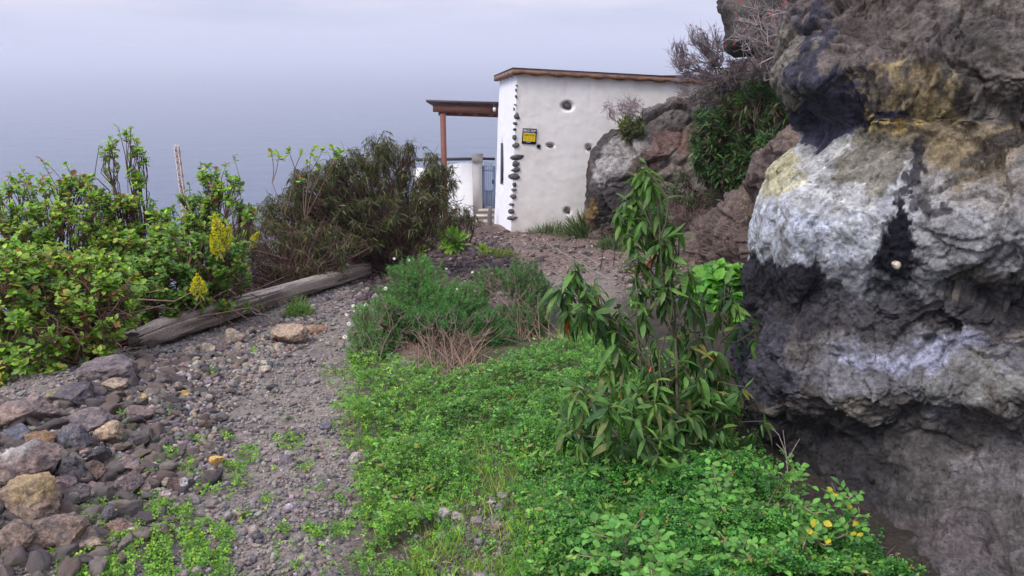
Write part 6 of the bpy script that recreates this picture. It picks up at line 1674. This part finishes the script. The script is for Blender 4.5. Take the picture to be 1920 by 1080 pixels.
pp_, px, py = ground_scatter(110000, (-1.6, 2.2), (1.7, 6), f_grass, 41); n = min(len(pp_), 10000); pp_, px, py = pp_[:n], px[:n], py[:n]
r = np.random.default_rng(14); d = np.c_[0.55 * r.normal(size=(n, 2)), np.ones(n)]
V, F, C = scatter(*blade_t(0.055, 3, 0.28), pp_, frames(d, rand_dirs(n, r)), r.uniform(0.02, 0.085, n), pick_cols(n, [(0.22, 0.42, 0.04), (0.32, 0.50, 0.05), (0.13, 0.30, 0.04), (0.42, 0.38, 0.18)], (4, 3, 3, 1.6), 0.18, r))
o = link("grass", make_mesh("grass", V, F, C, M_leaf)); tag(o, "thin yellow-green grass growing between clover and pebbles", None, None, 'stuff')

# dry litter: straw and twigs on the ground
def f_lit(px, py, p_):
    w = 0.10 * (px > 600) * (px < 1650) * (py > 700)
    w = np.maximum(w, inpoly(px, py, [(1280, 880), (1500, 960), (1700, 1060), (1720, 1100), (1400, 1100), (1300, 960)]) * 0.9)
    w = np.maximum(w, inpoly(px, py, [(660, 480), (860, 425), (950, 430), (970, 520), (900, 600), (680, 560)]) * 1.0)
    w = np.maximum(w, (py > 425) * (py < 520) * (px > 880) * (px < 1400) * 0.6)
    w = np.maximum(w, inpoly(px, py, [(1140, 470), (1400, 440), (1400, 540), (1160, 560)]) * 0.9)
    w = np.maximum(w, inpoly(px, py, [(840, 700), (980, 700), (990, 860), (860, 860)]) * 0.5)
    w = np.maximum(w, (p_[:, 0] < edge_x(p_[:, 1])) * (p_[:, 0] > edge_x(p_[:, 1]) - 1.6) * 0.3)
    return w
pl, px, py = ground_scatter(90000, (-6, 3.2), (2.0, 14.0), f_lit, 51); n = min(len(pl), 22000); pl = pl[:n]
r = np.random.default_rng(15); d = np.c_[r.normal(size=(n, 2)), 0.22 * r.normal(size=n)]
V, F, C = scatter(*blade_t(0.14, 2, 0.35), pl + (0, 0, 0.014), frames(d, np.c_[0.5 * r.normal(size=(n, 2)), np.ones(n)]), r.uniform(0.02, 0.07, n) * (0.6 + 0.12 * pl[:, 1]), pick_cols(n, [(0.30, 0.21, 0.16), (0.07, 0.045, 0.04), (0.42, 0.36, 0.31), (0.14, 0.07, 0.06)], (2.5, 4, 1.2, 3), 0.2, r))
o = link("leaf_litter", make_mesh("leaf_litter", V, F, C, M_dry)); tag(o, "dry straw and dead leaves scattered on the earth", None, None, 'stuff')

# ------------------------------------------------------------------ haze
V, F = box(0, 9000, (6.5 - 96.5) / 2, 40000, 26000, 6.5 + 96.5)
m, nt, N, L, out = new_mat("haze_air")
pv_ = N.new("ShaderNodeVolumePrincipled"); pv_.inputs['Color'].default_value = (0.87, 0.91, 1.0, 1); pv_.inputs['Density'].default_value = 0.0006
pv_.inputs['Anisotropy'].default_value = 0.1
L.new(pv_.outputs[0], out.inputs['Volume'])
hz_ = link("haze", make_mesh("haze", V, F, None, m)); tag(hz_, "pale sea haze", None, None, 'stuff')

if __import__('os').environ.get('STATS'):
    tot = {}
    for o in scene.objects:
        if o.type == 'MESH':
            n = sum(len(p_.vertices) - 2 for p_ in o.data.polygons) if len(o.data.polygons) < 100 else len(o.data.polygons); tot[o.name.split('.')[0]] = tot.get(o.name.split('.')[0], 0) + n
    print(sorted(tot.items(), key=lambda t: -t[1])[:25], sum(tot.values()))
